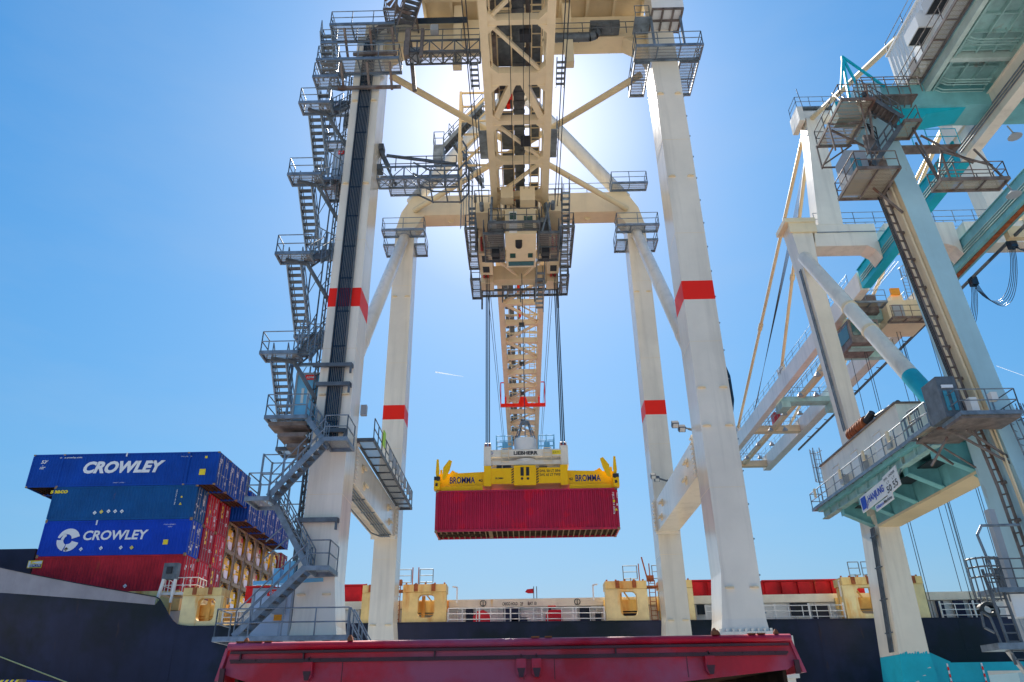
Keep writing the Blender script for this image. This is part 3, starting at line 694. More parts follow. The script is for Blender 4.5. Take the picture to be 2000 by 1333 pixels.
# ------------------------------------------------------------------ boom
HB = 35.0; BX0, BX1 = -1.83, 2.30; YE = 101.5
bm = MB().box(BX0, BX0 + .46, 18, YE, HB, HB + .7).box(BX1 - .46, BX1, 18, YE, HB, HB + .7)
boom = build(bm, 'boom', cream, MC)
tc = MB().box(BX0 + .05, BX0 + .42, 18, YE, HB + 3.1, HB + 3.5).box(BX1 - .42, BX1 - .05, 18, YE, HB + 3.1, HB + 3.5)
build(tc, 'top_chord', cream, boom)
nodes = [20.6, 24.4, 28.0, 32.0, 35.6, 39.4, 43.2, 47.2, 51.0, 55.0, 58.8, 62.7, 66.5, 70.4, 74.1, 77.9, 81.9, 85.9, 89.9, 93.9, 97.9, 101.2]
xb = MB(); sb = MB(); gs = MB(); tb = MB()
xa, xc = BX0 + .44, BX1 - .44; xm = (xa + xc) / 2
for i, y in enumerate(nodes):
    wid = .95 if i == 3 else .34
    xb.box(xa, xc, y - wid / 2, y + wid / 2, HB + .08, HB + .6)
    for s, x in ((1, xa), (-1, xc)):
        for d in (1, -1): gl = .5 if y < 50 else .28; gs.prism([(x, y + d * wid / 2, HB + .03), (x + s * gl, y + d * wid / 2, HB + .03), (x, y + d * (wid / 2 + gl + .05), HB + .03)], (0, 0, .5))
        sb.tube((x - s * .25, y, HB + .9), (x - s * .25, y, HB + 3.1), .11, 8)
        if i + 1 < len(nodes):
            y2 = nodes[i + 1]; a, b = ((HB + .9, HB + 3.1) if i % 2 else (HB + 3.1, HB + .9)); sb.tube((x - s * .25, y, a), (x - s * .25, y2, b), .09, 8)
    tb.tube((xa, y, HB + 3.3), (xc, y, HB + 3.3), .1, 8)
    if i + 1 < len(nodes):
        y2 = nodes[i + 1]
        if i == 3:
            for s, x in ((1, xa), (-1, xc)): xb.bar((xm + s * -.28, y + .3, HB + .3), (x + s * .1, y2 - .1, HB + .3), .42, .4)
        else:
            a, b = (xa, xc) if i % 2 == 0 else (xc, xa)
            xb.bar((a, y + .1, HB + .3), (b, y2 - .1, HB + .3), .20, .2)
            if y > 54: xb.bar((b, y + .1, HB + 2.4), (a, y2 - .1, HB + 2.4), .10, .10)
        tb.tube((xa if i % 2 else xc, y, HB + 3.3), (xc if i % 2 else xa, y2, HB + 3.3), .08, 6)
build(xb, 'bracing_member', cream, boom); build(sb, 'side_lattice', cream, boom); build(gs, 'gusset_plate', cream, boom); build(tb, 'top_bracing', cream, boom)
# walkway panels, cable chain, ladder track inside the boom
wk = MB(); wf = MB()
for i, y in enumerate(nodes[:-1]):
    y2 = nodes[i + 1]
    if y < 47 or i % 1 == 0:
        wk.box(-.90, -.14 if y < 50 else -.45, y + .2, y2 - .02, HB + 1.25, HB + 1.3)
        for x in (-.95, -.12): wf.bar((x, y, HB + 1.2), (x, y2, HB + 1.2), .08, .12)
        wf.bar((-1.25, y + .2, HB + 1.2), (-.1, y + .2, HB + 1.2), .08, .08); wf.bar((-1.25, y + 1.9, HB + 1.2), (-.1, y + 1.9, HB + 1.2), .06, .06)
        wf.bar((1.05, y + .3, HB + 1.3), (1.8, y + .3, HB + 1.3), .07, .07)
        for q in range(4): wf.bar((1.05, y + q * .95, HB + 1.4), (1.62, y + q * .95, HB + 1.4), .05, .05)
    if y > 54: wk.box(-1.28, -.95, y + .7, y + 2.4, HB + 1.0, HB + 1.6)
    elif y < 47: wk.box(.98, 1.62, y + .2, y2 - .5, HB + 1.6, HB + 1.65); wf.box(-1.30, -1.22, y + .5, y2 - .5, HB + .2, HB + 2.4)
build(wk, 'walkway_panel', galvd, boom); build(wf, 'walkway_frame', creamy, boom)
wr = MB().bar((1.05, 18, HB + 1.4), (1.05, 100, HB + 1.4), .07, .07).bar((1.62, 18, HB + 1.4), (1.62, 100, HB + 1.4), .07, .07); build(wr, 'ladder_track', creamy, boom)
cc = MB().box(-.06, .62, 18, 52, HB + 1.6, HB + 1.9)
for k in range(44): cc.box(-.10, .66, 18.3 + .77 * k, 18.6 + .77 * k, HB + 1.56, HB + 1.598)
build(cc, 'cable_chain', galvd, boom)
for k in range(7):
    y = 18.3 + 2.25 * k; build(MB().box(-1.25, -.98, y, y + 2.1, HB + .9, HB + 1.0).box(.72, .95, y, y + 2.1, HB + 2.2, HB + 2.3), 'brown_infill_strip', brownst, boom)  # brown strips added, their colour carries the shading inside the chords
    build(MB().box(-1.2, 1.75, y + .3, y + 1.7, HB + 2.75, HB + 2.82), 'dark_infill_sheet', galvd, boom)  # dark sheets added to close sky gaps and darken the boom interior
cc = MB().box(-.1, .18, 56, 100, HB + 2.2, HB + 2.4).bar((.55, 54, HB + .95), (.55, 100, HB + .95), .1, .1); build(cc, 'cable_duct', galv, boom)
lm = MB()
for y in (28.6, 37.0, 44.6): lm.box(.35, 1.0, y, y + .6, HB - .1, HB + .3)
for y in (62.2, 71, 79, 88): lm.box(.0, .5, y, y + .4, HB - .2, HB + .1)
build(lm, 'boom_light', black, boom)
rm = MB()
for x, y in ((-.35, 33.6), (-.5, 34.4), (-.3, 43.6), (-.45, 47.4), (-.1, 57), (0, 61.5)): rm.box(x, x + .22, y, y + .5, HB + .55, HB + 1.1)
build(rm, 'buffer_box', redp, boom)
bs = MB()
for x, sg in ((-2.35, -1), (2.8, 1)):
    for y in [31.6 + .42 * k for k in range(5)]: bs.box(x - .26 * sg * (sg), x + .22, y, y + .16, HB + 1.0, HB + 1.05)
    for xx in (x - .26, x + .22): bs.bar((xx, 31.3, HB + 1), (xx, 33.6, HB + 1), .06, .1)
bs.box(-2.5, -1.9, 38.6, 41.4, HB + 2.2, HB + 2.3); bs.box(2.4, 2.9, 38.6, 41.4, HB + 2.2, HB + 2.3)
for x in (-2.5, 2.9): bs.rail([(x, 38.6, HB + 2.3), (x, 41.4, HB + 2.3)], 1.1, .7)
build(bs, 'side_walkway', galv, boom)
rp = MB()
for x in (-2.62, -2.42, 2.75, 2.95):
    rp.tube((x, 18, HB - .25), (x, 49.5, HB - .6), .032, 5)
    rp.tube((x, 54, HB - .7), (x * .93, YE - 1, HB - .35), .026, 5)
for x in (-.2, .55, .9): rp.tube((x, 18, HB - .15), (x, 44, HB - .2), .022, 5)
build(rp, 'trolley_rope', ropem, boom)
rf = MB().bar((-2.35, 80.5, HB - 1.0), (2.9, 80.5, HB - 1.0), .32, .36)
for x in (-2.3, 2.85): rf.bar((x, 80.5, HB - 1), (x, 80.5, HB + 1.9), .12, .12, (1, 0, 0)).bar((x, 80.5, HB + 1.9), (x * .8, 80.5, HB + 1.9), .1, .1).bar((x * .76, 80.5, HB - 1), (x * .76, 80.5, HB + .6), .22, .2, (1, 0, 0))
rf.prism([(-.25, 80.3, HB - .8), (.85, 80.3, HB - .8), (.6, 80.3, HB + .0), (.0, 80.3, HB + .0)], (0, .4, 0))
build(rf, 'boom_catcher', redp, boom)
# ------------------------------------------------------------------ trolley with the driver's cabin
TR = thing('crane_trolley', (0.25, 48.5, 35.0), 'ivory crane trolley with glazed driver cabin and grey galleries hung under the boom', 'crane trolley')
fr = MB()
for x0, x1 in ((-2.95, -1.95), (2.25, 3.2)):
    fr.box(x0, x1, 46.6, 49.6, 32.6, 34.7); fr.box(x0, x1, 50.4, 51.6, 32.4, 34.7); fr.box(x0 + .05, x1 - .05, 49.6, 50.4, 33.6, 34.7)
    fr.box(x0, x1, 43.4, 46.6, 34.0, 34.9)
fr.box(-2.9, 3.15, 51.0, 51.9, 33.0, 34.3); fr.box(-1.94, 2.24, 44.0, 44.5, 34.0, 34.6)
frame = build(fr, 'trolley_frame', cream, TR)
hm = MB()
for x in (-2.7, 2.5):
    for y in (46.9, 48.4): hm.box(x, x + .5, y, y + .8, 32.56, 32.598)
build(hm, 'access_opening', black, TR)
sh = MB()
for x in (-2.75, -2.45, 2.55, 2.85):
    for y in (47.2, 50.0, 46.2): sh.tube((x, y, 33.2), (x + .14, y, 33.2), .55, 18)
build(sh, 'rope_sheave', paint('sheave_red', (0.42, 0.02, 0.02), 0.4), TR)
br = MB().bar((-1.9, 47.8, 33.2), (.05, 51.2, 33.4), .2, .2).bar((2.2, 47.8, 33.2), (.35, 51.2, 33.4), .2, .2); build(br, 'diagonal_brace', cream, TR)
# cabin: floor 31.5
cb_ = build(MB().prism([(-.82, y, z) for y, z in ((42.6, 31.5), (45.9, 31.5), (47.2, 31.72), (47.5, 33.6), (42.6, 33.6))], (2.15, 0, 0)), 'driver_cabin', cream, TR)
gm = MB().box(-.55, -.15, 45.0, 45.55, 31.47, 31.499).box(.75, 1.1, 45.0, 45.55, 31.47, 31.499)
a, b = V((-.68, 46.12, 31.53)), V((-.68, 46.85, 31.655)); d = V((1.87, 0, 0)); nn = V((0, .006, -.03)); gm.hexa([a, a + d, b + d, b, a + nn, a + d + nn, b + d + nn, b + nn])
build(gm, 'cabin_window', gls, cb_)
dm = MB().box(-.55, .0, 42.54, 42.598, 31.6, 33.4); build(dm, 'cabin_door', white, cb_)
build(MB().box(-.5, -.05, 42.5, 42.538, 32.7, 33.25).box(.5, 1.1, 42.53, 42.6, 32.0, 33.0), 'cabin_window', gls, cb_)
dk = MB()
for k in range(5): dk.tube((.1, 43.3 + .16 * k, 31.46), (.1, 43.38 + .16 * k, 31.46), .24, 14)
build(dk, 'cable_gland', black, cb_)
build(MB().box(-.9, 1.42, 42.7, 46.9, 33.6, 33.72).box(-.7, -.5, 43, 46.8, 33.72, 34.4).box(1.0, 1.2, 43, 46.8, 33.72, 34.4), 'cabin_hanger', cream, cb_)
build(MB().box(.25, 1.3, 41.8, 42.7, 33.8, 35.0).box(-1.1, -.2, 42.0, 42.8, 34.2, 35.2), 'electrical_cabinet', cream, TR)
for a in ((-2.0, 1.6, 41.6, 42.6, 31.9, 'SWE'), (-2.4, -.9, 42.6, 46.2, 31.7, 'WN'), (1.45, 3.0, 42.6, 46.2, 31.7, 'EN'), (-3.75, -2.95, 43.2, 48.6, 32.6, 'SWN'), (3.2, 4.1, 43.2, 48.6, 32.6, 'SEN'),
          (-3.15, 3.6, 51.95, 53.0, 32.7, 'SNWE'), (-3.7, -2.9, 48.6, 51.6, 31.7, 'SWN'), (3.25, 3.95, 48.6, 51.6, 31.9, 'SEN')):
    platform(TR, *a, fm=galvd, name='gallery', step=.9)
bx = MB()
for x in (-1.85, 1.75):
    for k in range(2): bx.box(x, x + .55, 44.5 + .7 * k, 45.0 + .7 * k, 31.2, 31.65)
bx.box(-2.1, -1.0, 43.2, 44.2, 32.0, 32.9).box(1.6, 2.2, 43.2, 44.2, 32.0, 32.9); build(bx, 'floodlight_box', black, TR)
cg = MB()
for zz in [35.2 + .5 * k for k in range(6)]:
    cg.pipe([(-3.6 + .42 * math.cos(t), 43.4 - .42 * math.sin(t), zz) for t in [math.pi * k / 6 for k in range(7)]], .03)
for k in range(7): t = math.pi * k / 6; cg.tube((-3.6 + .42 * math.cos(t), 43.4 - .42 * math.sin(t), 32.6), (-3.6 + .42 * math.cos(t), 43.4 - .42 * math.sin(t), 37.7), .025, 5)
build(cg, 'ladder_cage', galv, TR)
for p, q, wv in (((3.35, 51.0, 32.0), (3.35, 47.2, 35.6), (.6, 0, 0)), ((3.4, 46.8, 34.0), (3.4, 43.8, 36.4), (.55, 0, 0)), ((-3.6, 48.2, 33.0), (-3.6, 45, 36), (.55, 0, 0)), ((1.45, 50.5, 31.6), (1.45, 47.6, 31.9), (.6, 0, 0)), ((1.4, 52.9, 31.0), (1.4, 51.0, 33.2), (.6, 0, 0))):
    flight(TR, p, q, wv, 'both', tm=galv)
mb = MB()
for x in (-2.95, 3.2): mb.bar((x, 52.2, 31.0), (x, 52.2, 34.6), .14, .14, (1, 0, 0)).tube((x - .05, 45.4, 32), (x - .05, 45.4, 36.2), .12, 10)
for x in (-1.3, .18, 1.3): mb.tube((x, 52.4, 31.7), (x, 52.4, 34.4), .05, 6)
build(mb, 'post', galvd, TR)
tb = MB().box(-2.0, -1.0, 44.6, 46.4, 32.2, 33.2).box(1.45, 2.3, 44.6, 46.2, 32.3, 33.4).box(-1.4, -.95, 46.8, 48.4, 33, 34)
build(tb, 'equipment_box', brownst, TR)
rnd = random.Random(5)
ht = MB()
for sx_ in (-1, 1):
    x0 = -2.0 if sx_ < 0 else 1.5
    for q in range(5): yy = 42.4 + rnd.random() * 4; ht.tube((x0 + rnd.random() * .9, yy, 31.9), (x0 + rnd.random() * .9, yy, 34.6), .05 + .05 * rnd.random(), 6)
    for q in range(4): xx = x0 + rnd.random() * .8; ht.pipe([(xx, 42.6, 33.2 + .3 * q), (xx + .2, 46, 33.2 + .3 * q), (xx + .2, 46, 34.8)], .04, 5)
    ht.tube(((2.6 if sx_ > 0 else -2.5), 42.6, 34.2), ((2.6 if sx_ > 0 else -2.5), 46.2, 34.2), .16, 10)
build(ht, 'service_pipe', galv, TR)
sb_ = MB()
for q in range(9):
    x = (-1.95 if q % 2 else 1.45) + rnd.random() * .4; y = 42.6 + rnd.random() * 3.4; z = 32.0 + rnd.random() * 1.8; sb_.box(x, x + .25 + .25 * rnd.random(), y, y + .3 + .4 * rnd.random(), z, z + .25 + .4 * rnd.random())
build(sb_, 'equipment_box', greyb, TR)
rs = MB()
for x in (-2.2, 2.4): rs.tube((x, 45.2, 35.6), (x + .12, 45.2, 35.6), .42, 16).tube((x, 47.2, 35.5), (x + .12, 47.2, 35.5), .38, 16)
build(rs, 'running_wheel', MATS['sheave_red'], TR)
for x0_, x1_ in ((-3.05, -2.0), (2.3, 3.3)):
    build(MB().rail([(x0_, 43.4, 34.9), (x1_, 43.4, 34.9)], 1.1, .5).rail([(x0_ if x0_ < 0 else x1_, 43.4, 34.9), (x0_ if x0_ < 0 else x1_, 46.5, 34.9)], 1.1, .8), 'trolley_railing', galvd, TR)
# ------------------------------------------------------------------ headblock and spreader
SP = thing('container_spreader', (0.28, 50.3, 15.3), 'yellow telescopic spreader under an ivory headblock, gripping the maroon container by its top corners', 'spreader')
y0, y1 = 49.5, 51.1
hb = MB().box(-2.62, 3.22, y0, y0 + .35, 17.72, 18.22).box(-2.62, 3.22, y1 - .35, y1, 17.72, 18.22)
for x in (-2.62, 2.72): hb.box(x, x + .5, y0 - .06, y1 + .06, 17.05, 18.45)
hb.box(-2.1, 2.7, y0 + .1, y0 + .4, 17.15, 17.45).box(-2.1, 2.7, y1 - .4, y1 - .1, 17.15, 17.45)
hbo = build(hb, 'headblock', creamw, SP)
build(text_mb('LIEBHERR', (-.55, y0, 17.84), (1, 0, 0), (0, 0, 1), .25, .045, width=1.68), 'headblock_lettering', blackp, hbo)
build(MB().box(2.12, 2.72, y0 - .02, y0 - .001, 17.82, 18.12), 'warning_label', yellp, hbo)
build(text_mb('RC 60 / 75 A', (2.18, y0 - .02, 17.92), (1, 0, 0), (0, 0, 1), .10, .0, width=.44), 'label_lettering', blackp, hbo)
lb = MB().tube((-2.08, y0 - .02, 17.98), (-2.08, y0, 17.98), .13, 16); build(lb, 'prohibition_label', labelw, hbo)
lb = MB()
for k in range(16): t = 2 * math.pi * k / 16; t2 = t + 2 * math.pi / 16; lb.tube((-2.08 + .1 * math.cos(t), y0 - .03, 17.98 + .1 * math.sin(t)), (-2.08 + .1 * math.cos(t2), y0 - .03, 17.98 + .1 * math.sin(t2)), .014, 4)
lb.tube((-2.15, y0 - .03, 18.05), (-2.01, y0 - .03, 17.91), .014, 4); build(lb, 'prohibition_mark', navyp, hbo)
dr = MB().tube((.28, 50.3, 18.24), (.28, 50.3, 19.15), .80, 28).tube((.28, 50.3, 16.95), (.28, 50.3, 17.6), .55, 24, r2=.78)
dro = build(dr, 'cable_basket', white, SP)
cone = MB()
for k in range(8):
    t = 2 * math.pi * k / 8; cone.tube((.28 + .75 * math.cos(t), 50.3 + .75 * math.sin(t), 19.15), (.28 + .3 * math.cos(t), 50.3 + .3 * math.sin(t), 20.5), .035, 6)
cone.tube((.28, 50.3, 20.4), (.28, 50.3, 20.55), .33, 16); build(cone, 'basket_funnel', galv, dro)
build(MB().tube((.28, 50.3, 18.9), (.3, 50.0, 32.9), .03, 6), 'power_cable', cable, SP)
for sx in (-1, 1):
    c0 = -1.75 if sx < 0 else 1.2
    cg = MB()
    for y in (49.6, 50.9):
        for x in (c0, c0 + .55, c0 + 1.1): cg.tube((x, y, 18.22), (x, y, 19.3), .035, 5)
        for z in (18.5, 18.9, 19.25): cg.tube((c0, y, z), (c0 + 1.1, y, z), .03, 5)
    for x in (c0, c0 + 1.1):
        for z in (18.9, 19.25): cg.tube((x, 49.6, z), (x, 50.9, z), .03, 5)
    cg.box(c0 + .4, c0 + .8, 50.0, 50.5, 18.22, 18.9)
    build(cg, 'guard_cage', liftb, SP)
    ld = MB(); x = c0 + .35
    for xx in (x, x + .5): ld.bar((xx, 49.42, 17.3), (xx, 49.42, 18.3), .05, .05, (1, 0, 0))
    for z in (17.35, 17.65, 17.95, 18.28): ld.bar((x, 49.42, z), (x + .5, 49.42, z), .05, .05)
    build(ld, 'step_ladder', cream, SP)
    # sheave block on the headblock end
    xs = -2.38 if sx < 0 else 2.94
    sv = MB()
    for q in (-.12, .12): sv.tube((xs + q - .05, 50.3, 18.6), (xs + q + .05, 50.3, 18.6), .38, 18)
    so_ = build(sv, 'rope_sheave', MATS['sheave_red'], SP)
    build(MB().box(xs - .24, xs - .2, 49.9, 50.7, 18.45, 18.85).box(xs + .2, xs + .24, 49.9, 50.7, 18.45, 18.85), 'sheave_cheek', cream, so_)
    xt = -2.4 if sx < 0 else 2.97
    for q in (-.12, .0, .12):
        for y in (49.95, 50.65): build(MB().tube((xs + q, y, 18.6), (xt + q, y, 33.2), .022, 5), 'hoist_rope', ropem, SP)
# yellow body
ym = MB().box(-2.45, 3.0, 49.35, 51.2, 15.75, 16.85).box(-.55, .95, 49.2, 51.4, 15.6, 16.98)
for x in (-2.6, 2.62): ym.box(x, x + .5, 49.3, 51.3, 15.6, 17.02)
body = build(ym, 'spreader_body', yell, SP)
st = MB(); 
for x in (-.72, .98):
    for k in range(6): z = 15.75 + .18 * k; st.prism([(x, 49.33, z), (x + .16, 49.33, z + .12), (x + .16, 49.33, z + .2), (x, 49.33, z + .08)], (0, -.012, 0))
build(st, 'hazard_stripes', blackp, body)
build(MB().box(-.1, .12, 49.18, 49.199, 16.25, 16.85).box(.28, .5, 49.18, 49.199, 16.25, 16.85).tube((0, 49.18, 16.05), (0, 49.199, 16.05), .09, 12).tube((.4, 49.18, 16.05), (.4, 49.199, 16.05), .09, 12), 'guide_slot', blackp, body)
build(text_mb('SWL 50 LT SINGLE', (1.2, 49.35, 16.52), (1, 0, 0), (0, 0, 1), .19, .012, width=1.75), 'load_lettering', blackp, body)
build(text_mb('SWL 65 LT TWIN', (1.2, 49.35, 16.25), (1, 0, 0), (0, 0, 1), .19, .012, width=1.5), 'load_lettering', blackp, body)
build(text_mb('BROMMA', (-1.85, 49.35, 16.08), (1, 0, 0), (0, 0, 1), .13, .02, width=.6), 'small_lettering', blackp, body)
pm = MB().box(-1.85, -1.25, 49.33, 49.349, 16.55, 16.62).box(-1.85, -1.25, 49.33, 49.349, 15.82, 15.88)
for x in (-1.85, -1.28): pm.box(x, x + .03, 49.33, 49.349, 15.88, 16.55)
build(pm, 'hatch_outline', yell, body)
build(MB().box(-1.3, -.75, 49.6, 50.6, 16.86, 17.1).box(1.2, 1.75, 49.7, 50.5, 16.86, 17.05).box(-1.75, -1.4, 49.6, 50.2, 16.86, 17.15), 'hydraulic_unit', black, body)
for sx in (-1, 1):
    xa, xe = (-2.58, -5.75) if sx < 0 else (3.1, 6.33)
    arm_ = build(MB().hexa([(min(xa, xe), 49.62, 15.72), (max(xa, xe), 49.62, 15.72), (max(xa, xe), 50.95, 15.72), (min(xa, xe), 50.95, 15.72)] + [(x, y, 16.48 + (.22 if x == xa else .1)) for x, y in ((min(xa, xe), 49.62), (max(xa, xe), 49.62), (max(xa, xe), 50.95), (min(xa, xe), 50.95))]), 'telescopic_arm', yell, SP)
    build(MB().box(min(xa, xe) + .1, max(xa, xe) - .1, 49.3, 49.66, 15.32, 15.62), 'lower_flange', yell, arm_)
    build(text_mb('BROMMA', (-4.95 if sx < 0 else 3.65, 49.62, 15.92), (1, 0, 0), (0, 0, 1), .46, .018, width=1.72), 'arm_lettering', navyp, arm_)
    build(text_mb('40', (-2.98 if sx < 0 else 3.2, 49.62, 16.0), (1, 0, 0), (0, 0, 1), .2, .005), 'arm_number', blackp, arm_)
    ends = build(MB().box(xe - .12, xe + .12, 48.95, 51.55, 15.35, 15.95).box(xe - .2, xe + .2, 48.9, 49.4, 15.32, 15.95).box(xe - .2, xe + .2, 51.1, 51.6, 15.32, 15.95), 'end_beam', yell, SP)
    build(MB().box(xe - .1, xe + .06, 48.88, 48.9, 15.55, 15.75), 'corner_socket', blackp, ends)
    for yy in (49.0, 51.45):
        build(MB().tube((xe - .15 * sx, yy, 16.0), (xe + .0 * sx, yy, 16.0), .14, 12).box(xe - .2, xe + .2, yy - .15, yy + .15, 15.96, 16.2), 'flipper_hinge', black, ends)
    f1 = [(xe + sx * .04, 16.05), (xe + sx * .12, 16.5), (xe + sx * .08, 17.45), (xe - sx * .06, 17.45), (xe - sx * .14, 16.6), (xe - sx * .06, 16.1)]
    f2 = [(xe - sx * .36, 16.02), (xe - sx * .55, 16.06), (xe - sx * .84, 16.7), (xe - sx * .98, 17.3), (xe - sx * .78, 17.4), (xe - sx * .38, 16.85)]
    for f, yy in ((f1, 49.0), (f2, 48.97), (f1, 51.4), (f2, 51.42)):
        build(MB().prism([(x, yy, z) for x, z in f], (0, .07, 0)), 'flipper', yell, SP)
    build(MB().box(xe - sx * 1.1 - .2, xe - sx * 1.1 + .2, 49.8, 50.8, 16.5, 16.75), 'arm_bracket', yell, arm_)
# ------------------------------------------------------------------ containers
def corr(L, z0, z1, y, d, nrm=1, x0=0.0, period=.277):
    """vertical trapezoid corrugation along x, sheet at y, recessed by d"""
    mb = MB(); n = max(1, int(L / period)); p = L / n; xs = []
    for k in range(n):
        b = x0 + k * p; xs += [(b, 0), (b + p * .26, 0), (b + p * .5, d), (b + p * .76, d)]
    xs.append((x0 + L, 0)); vs = []
    for x, o in xs: vs += [(x, y + o, z0), (x, y + o, z1)]
    mb.add(vs, [(2 * i, 2 * i + 2, 2 * i + 3, 2 * i + 1) for i in range(len(xs) - 1)])
    return mb
def container(loc, L, W, H, mat, label, group=None, posts=(0,), doors=True, dmat=None, seed=0, name='shipping_container', txt=None, fmat=None):
    rnd = random.Random(seed)
    t = thing(name, loc, label, 'shipping container', group)
    ox, oy, oz = loc
    S = lambda mb: MB().add([(v[0] + ox, v[1] + oy, v[2] + oz) for v in mb.v], mb.f)
    fm = MB(); c = .17
    for x in (0, L - .12):
        for y in (0, W - .12): fm.box(x, x + .12, y, y + .12, c, H - c)
    for xx in posts:
        if xx > 0: fm.box(xx - .1, xx + .1, -.002, .1, c, H - .05); fm.box(L - xx - .1, L - xx + .1, -.002, .1, c, H - .05)
    for y in (.01, W - .08): fm.box(.12, L - .12, y, y + .07, .02, .17); fm.box(.12, L - .12, y, y + .07, H - .12, H - .01)
    for x in (.01, L - .11): fm.box(x, x + .1, .12, W - .12, .02, .16); fm.box(x, x + .1, .12, W - .12, H - .13, H - .01)
    build(S(fm), 'frame', fmat or mat, t)
    cm = MB()
    for xx in posts:
        for x in (xx, L - .17 - xx):
            for y in (-.006, W - .17 + .006):
                for z in (0, H - .12): cm.box(x - .005, x + .175, y, y + .17, z, z + .12)
    build(S(cm), 'corner_casting', ribm, t)
    build(S(corr(L - .24, .17, H - .12, .03, .04 if seed != 3 else .075, x0=.12)), 'side_panel', mat, t)
    build(S(corr(L - .24, .17, H - .12, W - .03, -.04, x0=.12)), 'side_panel', mat, t)
    build(S(MB().box(.05, L - .05, .06, W - .06, H - .07, H - .04)), 'roof', mat, t)
    um = MB(); n = int(L / .36)
    for k in range(1, n): um.box(k * L / n - .03, k * L / n + .03, .08, W - .08, .03, .15)
    for x in ((L * .3,) if L > 8 else ()): um.box(x - .12, x + .12, .08, W - .08, .028, .15)
    build(S(um), 'cross_member_grid', ribm if group is None and W < 2.5 and seed == 3 else under, t)
    build(S(MB().box(.05, L - .05, .06, W - .06, .15, .19)), 'floor', under, t)
    build(S(MB().box(.03, .07, .1, W - .1, .16, H - .13)), 'end_wall', mat, t)
    if doors:
        hw = (W - .26) / 2
        for k in range(2):
            y0 = .125 + k * (hw + .01); dm = MB().box(L - .06, L - .03, y0, y0 + hw, .17, H - .13)
            for q in range(4):
                z0 = .25 + q * (H - .45) / 4; dm.box(L - .03, L - .012, y0 + .06, y0 + hw - .06, z0, z0 + (H - .45) / 4 - .12)
            do = build(S(dm), 'door', dmat or mat, t)
            rm = MB()
            for yy in (y0 + hw * .3, y0 + hw * .75):
                rm.tube((L + .015, yy, .1), (L + .015, yy, H - .08), .022, 6)
                for z in (.25, H * .35, H * .65, H - .25): rm.box(L - .012, L + .03, yy - .05, yy + .05, z, z + .06)
                rm.box(L, L + .03, yy, yy + .3, H * .38, H * .38 + .05)
            build(S(rm), 'lock_rod_set', rodm, do)
            lm = MB()
            for q in range(5):
                yy = y0 + .1 + rnd.random() * (hw - .5); z = .35 + rnd.random() * (H - .9); lm.box(L - .011, L - .004, yy, yy + .1 + rnd.random() * .25, z, z + .06 + rnd.random() * .22)
            if k == 1:
                for q in range(6): lm.box(L - .011, L - .004, y0 + hw * .45, y0 + hw * .45 + .28, H - .5 - q * .09, H - .46 - q * .09)
            build(S(lm), 'door_label', labelw if rnd.random() > .25 or k else yellp, do)
            if txt and k == 0:
                build(text_mb(txt, (ox + L - .01, oy + y0 + .42, oz + .75), (0, 0, 1), (0, -1, 0), .26, .04, width=H - 1.2, depth=.02), 'door_lettering', labelw, do)
    return t
def diamonds(parent, y, pts, mats=None, s=.17):
    for (p, m) in pts:
        c = at(p[0], p[1], y)
        o = build(MB().prism([(c.x, y, c.z - s), (c.x + s, y, c.z), (c.x, y, c.z + s), (c.x - s, y, c.z)], (0, -.012, 0)), 'hazard_placard', m, parent)
        build(MB().box(c.x - s * .4, c.x + s * .4, y - .016, y - .0125, c.z - s * .3, c.z + s * .05), 'placard_symbol', greyb if m is labelw else rodm, o)
hc = container((-5.82, 49.05, 12.50), 12.19, 2.44, 2.78, maroon, 'maroon forty foot container hanging in the air under the yellow spreader', seed=3)
sm = text_mb('HJLU 814 2063', (6.02, 49.05, 14.95), (0, 0, -1), (1, 0, 0), .12, .01, width=1.35, depth=.012)
sm = text_mb('45G1', (6.28, 49.05, 14.95), (0, 0, -1), (1, 0, 0), .11, .01, width=.36, depth=.012, mb=sm)
sm.box(6.0, 6.08, 49.03, 49.045, 13.5, 13.58).box(6.24, 6.33, 49.03, 49.045, 14.05, 14.2)
build(sm, 'identification_lettering', labelw, hc)
sm = MB().box(6.02, 6.16, 49.028, 49.042, 14.28, 14.44).prism([(6.1, 49.04, 13.72), (6.3, 49.04, 13.72), (6.2, 49.04, 13.9)], (0, -.012, 0)); build(sm, 'warning_stickers', yellp, hc)
build(MB().box(-5.6, -2.6, 49.9, 50.6, 12.53, 12.64), 'gooseneck_tunnel', under, hc)
# ---- stack on the ship: front row, seen along their long sides
SX, SY = -39.6, 61.0; TH = 2.87; Z1 = 10.89
c1 = container((SX, SY, Z1), 12.2, 2.44, TH, redbr, 'weathered red container with a lighthouse sign, lowest in the front stack', seed=21, fmat=redbr)
c2 = container((SX, SY, Z1 + TH), 12.2, 2.44, TH, blue, 'bright blue container with white swirl emblem and lettering, second up in the front stack', seed=22, txt=None)
c3 = container((SX, SY, Z1 + 2 * TH), 12.2, 2.44, TH, seablue, 'dull steel blue container with a small orange name, third up', seed=23)
c4 = container((-42.15, SY, Z1 + 3 * TH), 16.15, 2.59, TH + .05, blue2, 'long blue fifty three foot container crowning the front stack, its long side in view', seed=24, posts=(0, 2.6), txt='CROWLEY')
def px_text(body, x0, y0, x1, y, size, mat, parent, bold=.02, shear=0., name='lettering'):
    a = at(x0, y0, y); b = at(x1, y0, y)
    return build(text_mb(body, (a.x, y, a.z), (1, 0, 0), (0, 0, 1), size, bold, shear, width=b.x - a.x, depth=.012), name, mat, parent)
yf = SY + .028
px_text('CROWLEY', 161, 924, 319, SY + .02, .98, labelw, c4, .05, .25, 'company_lettering')
px_text('www.crowley.com', 117, 896, 160, SY + .02, .15, labelw, c4, .02, .1, 'website_lettering')
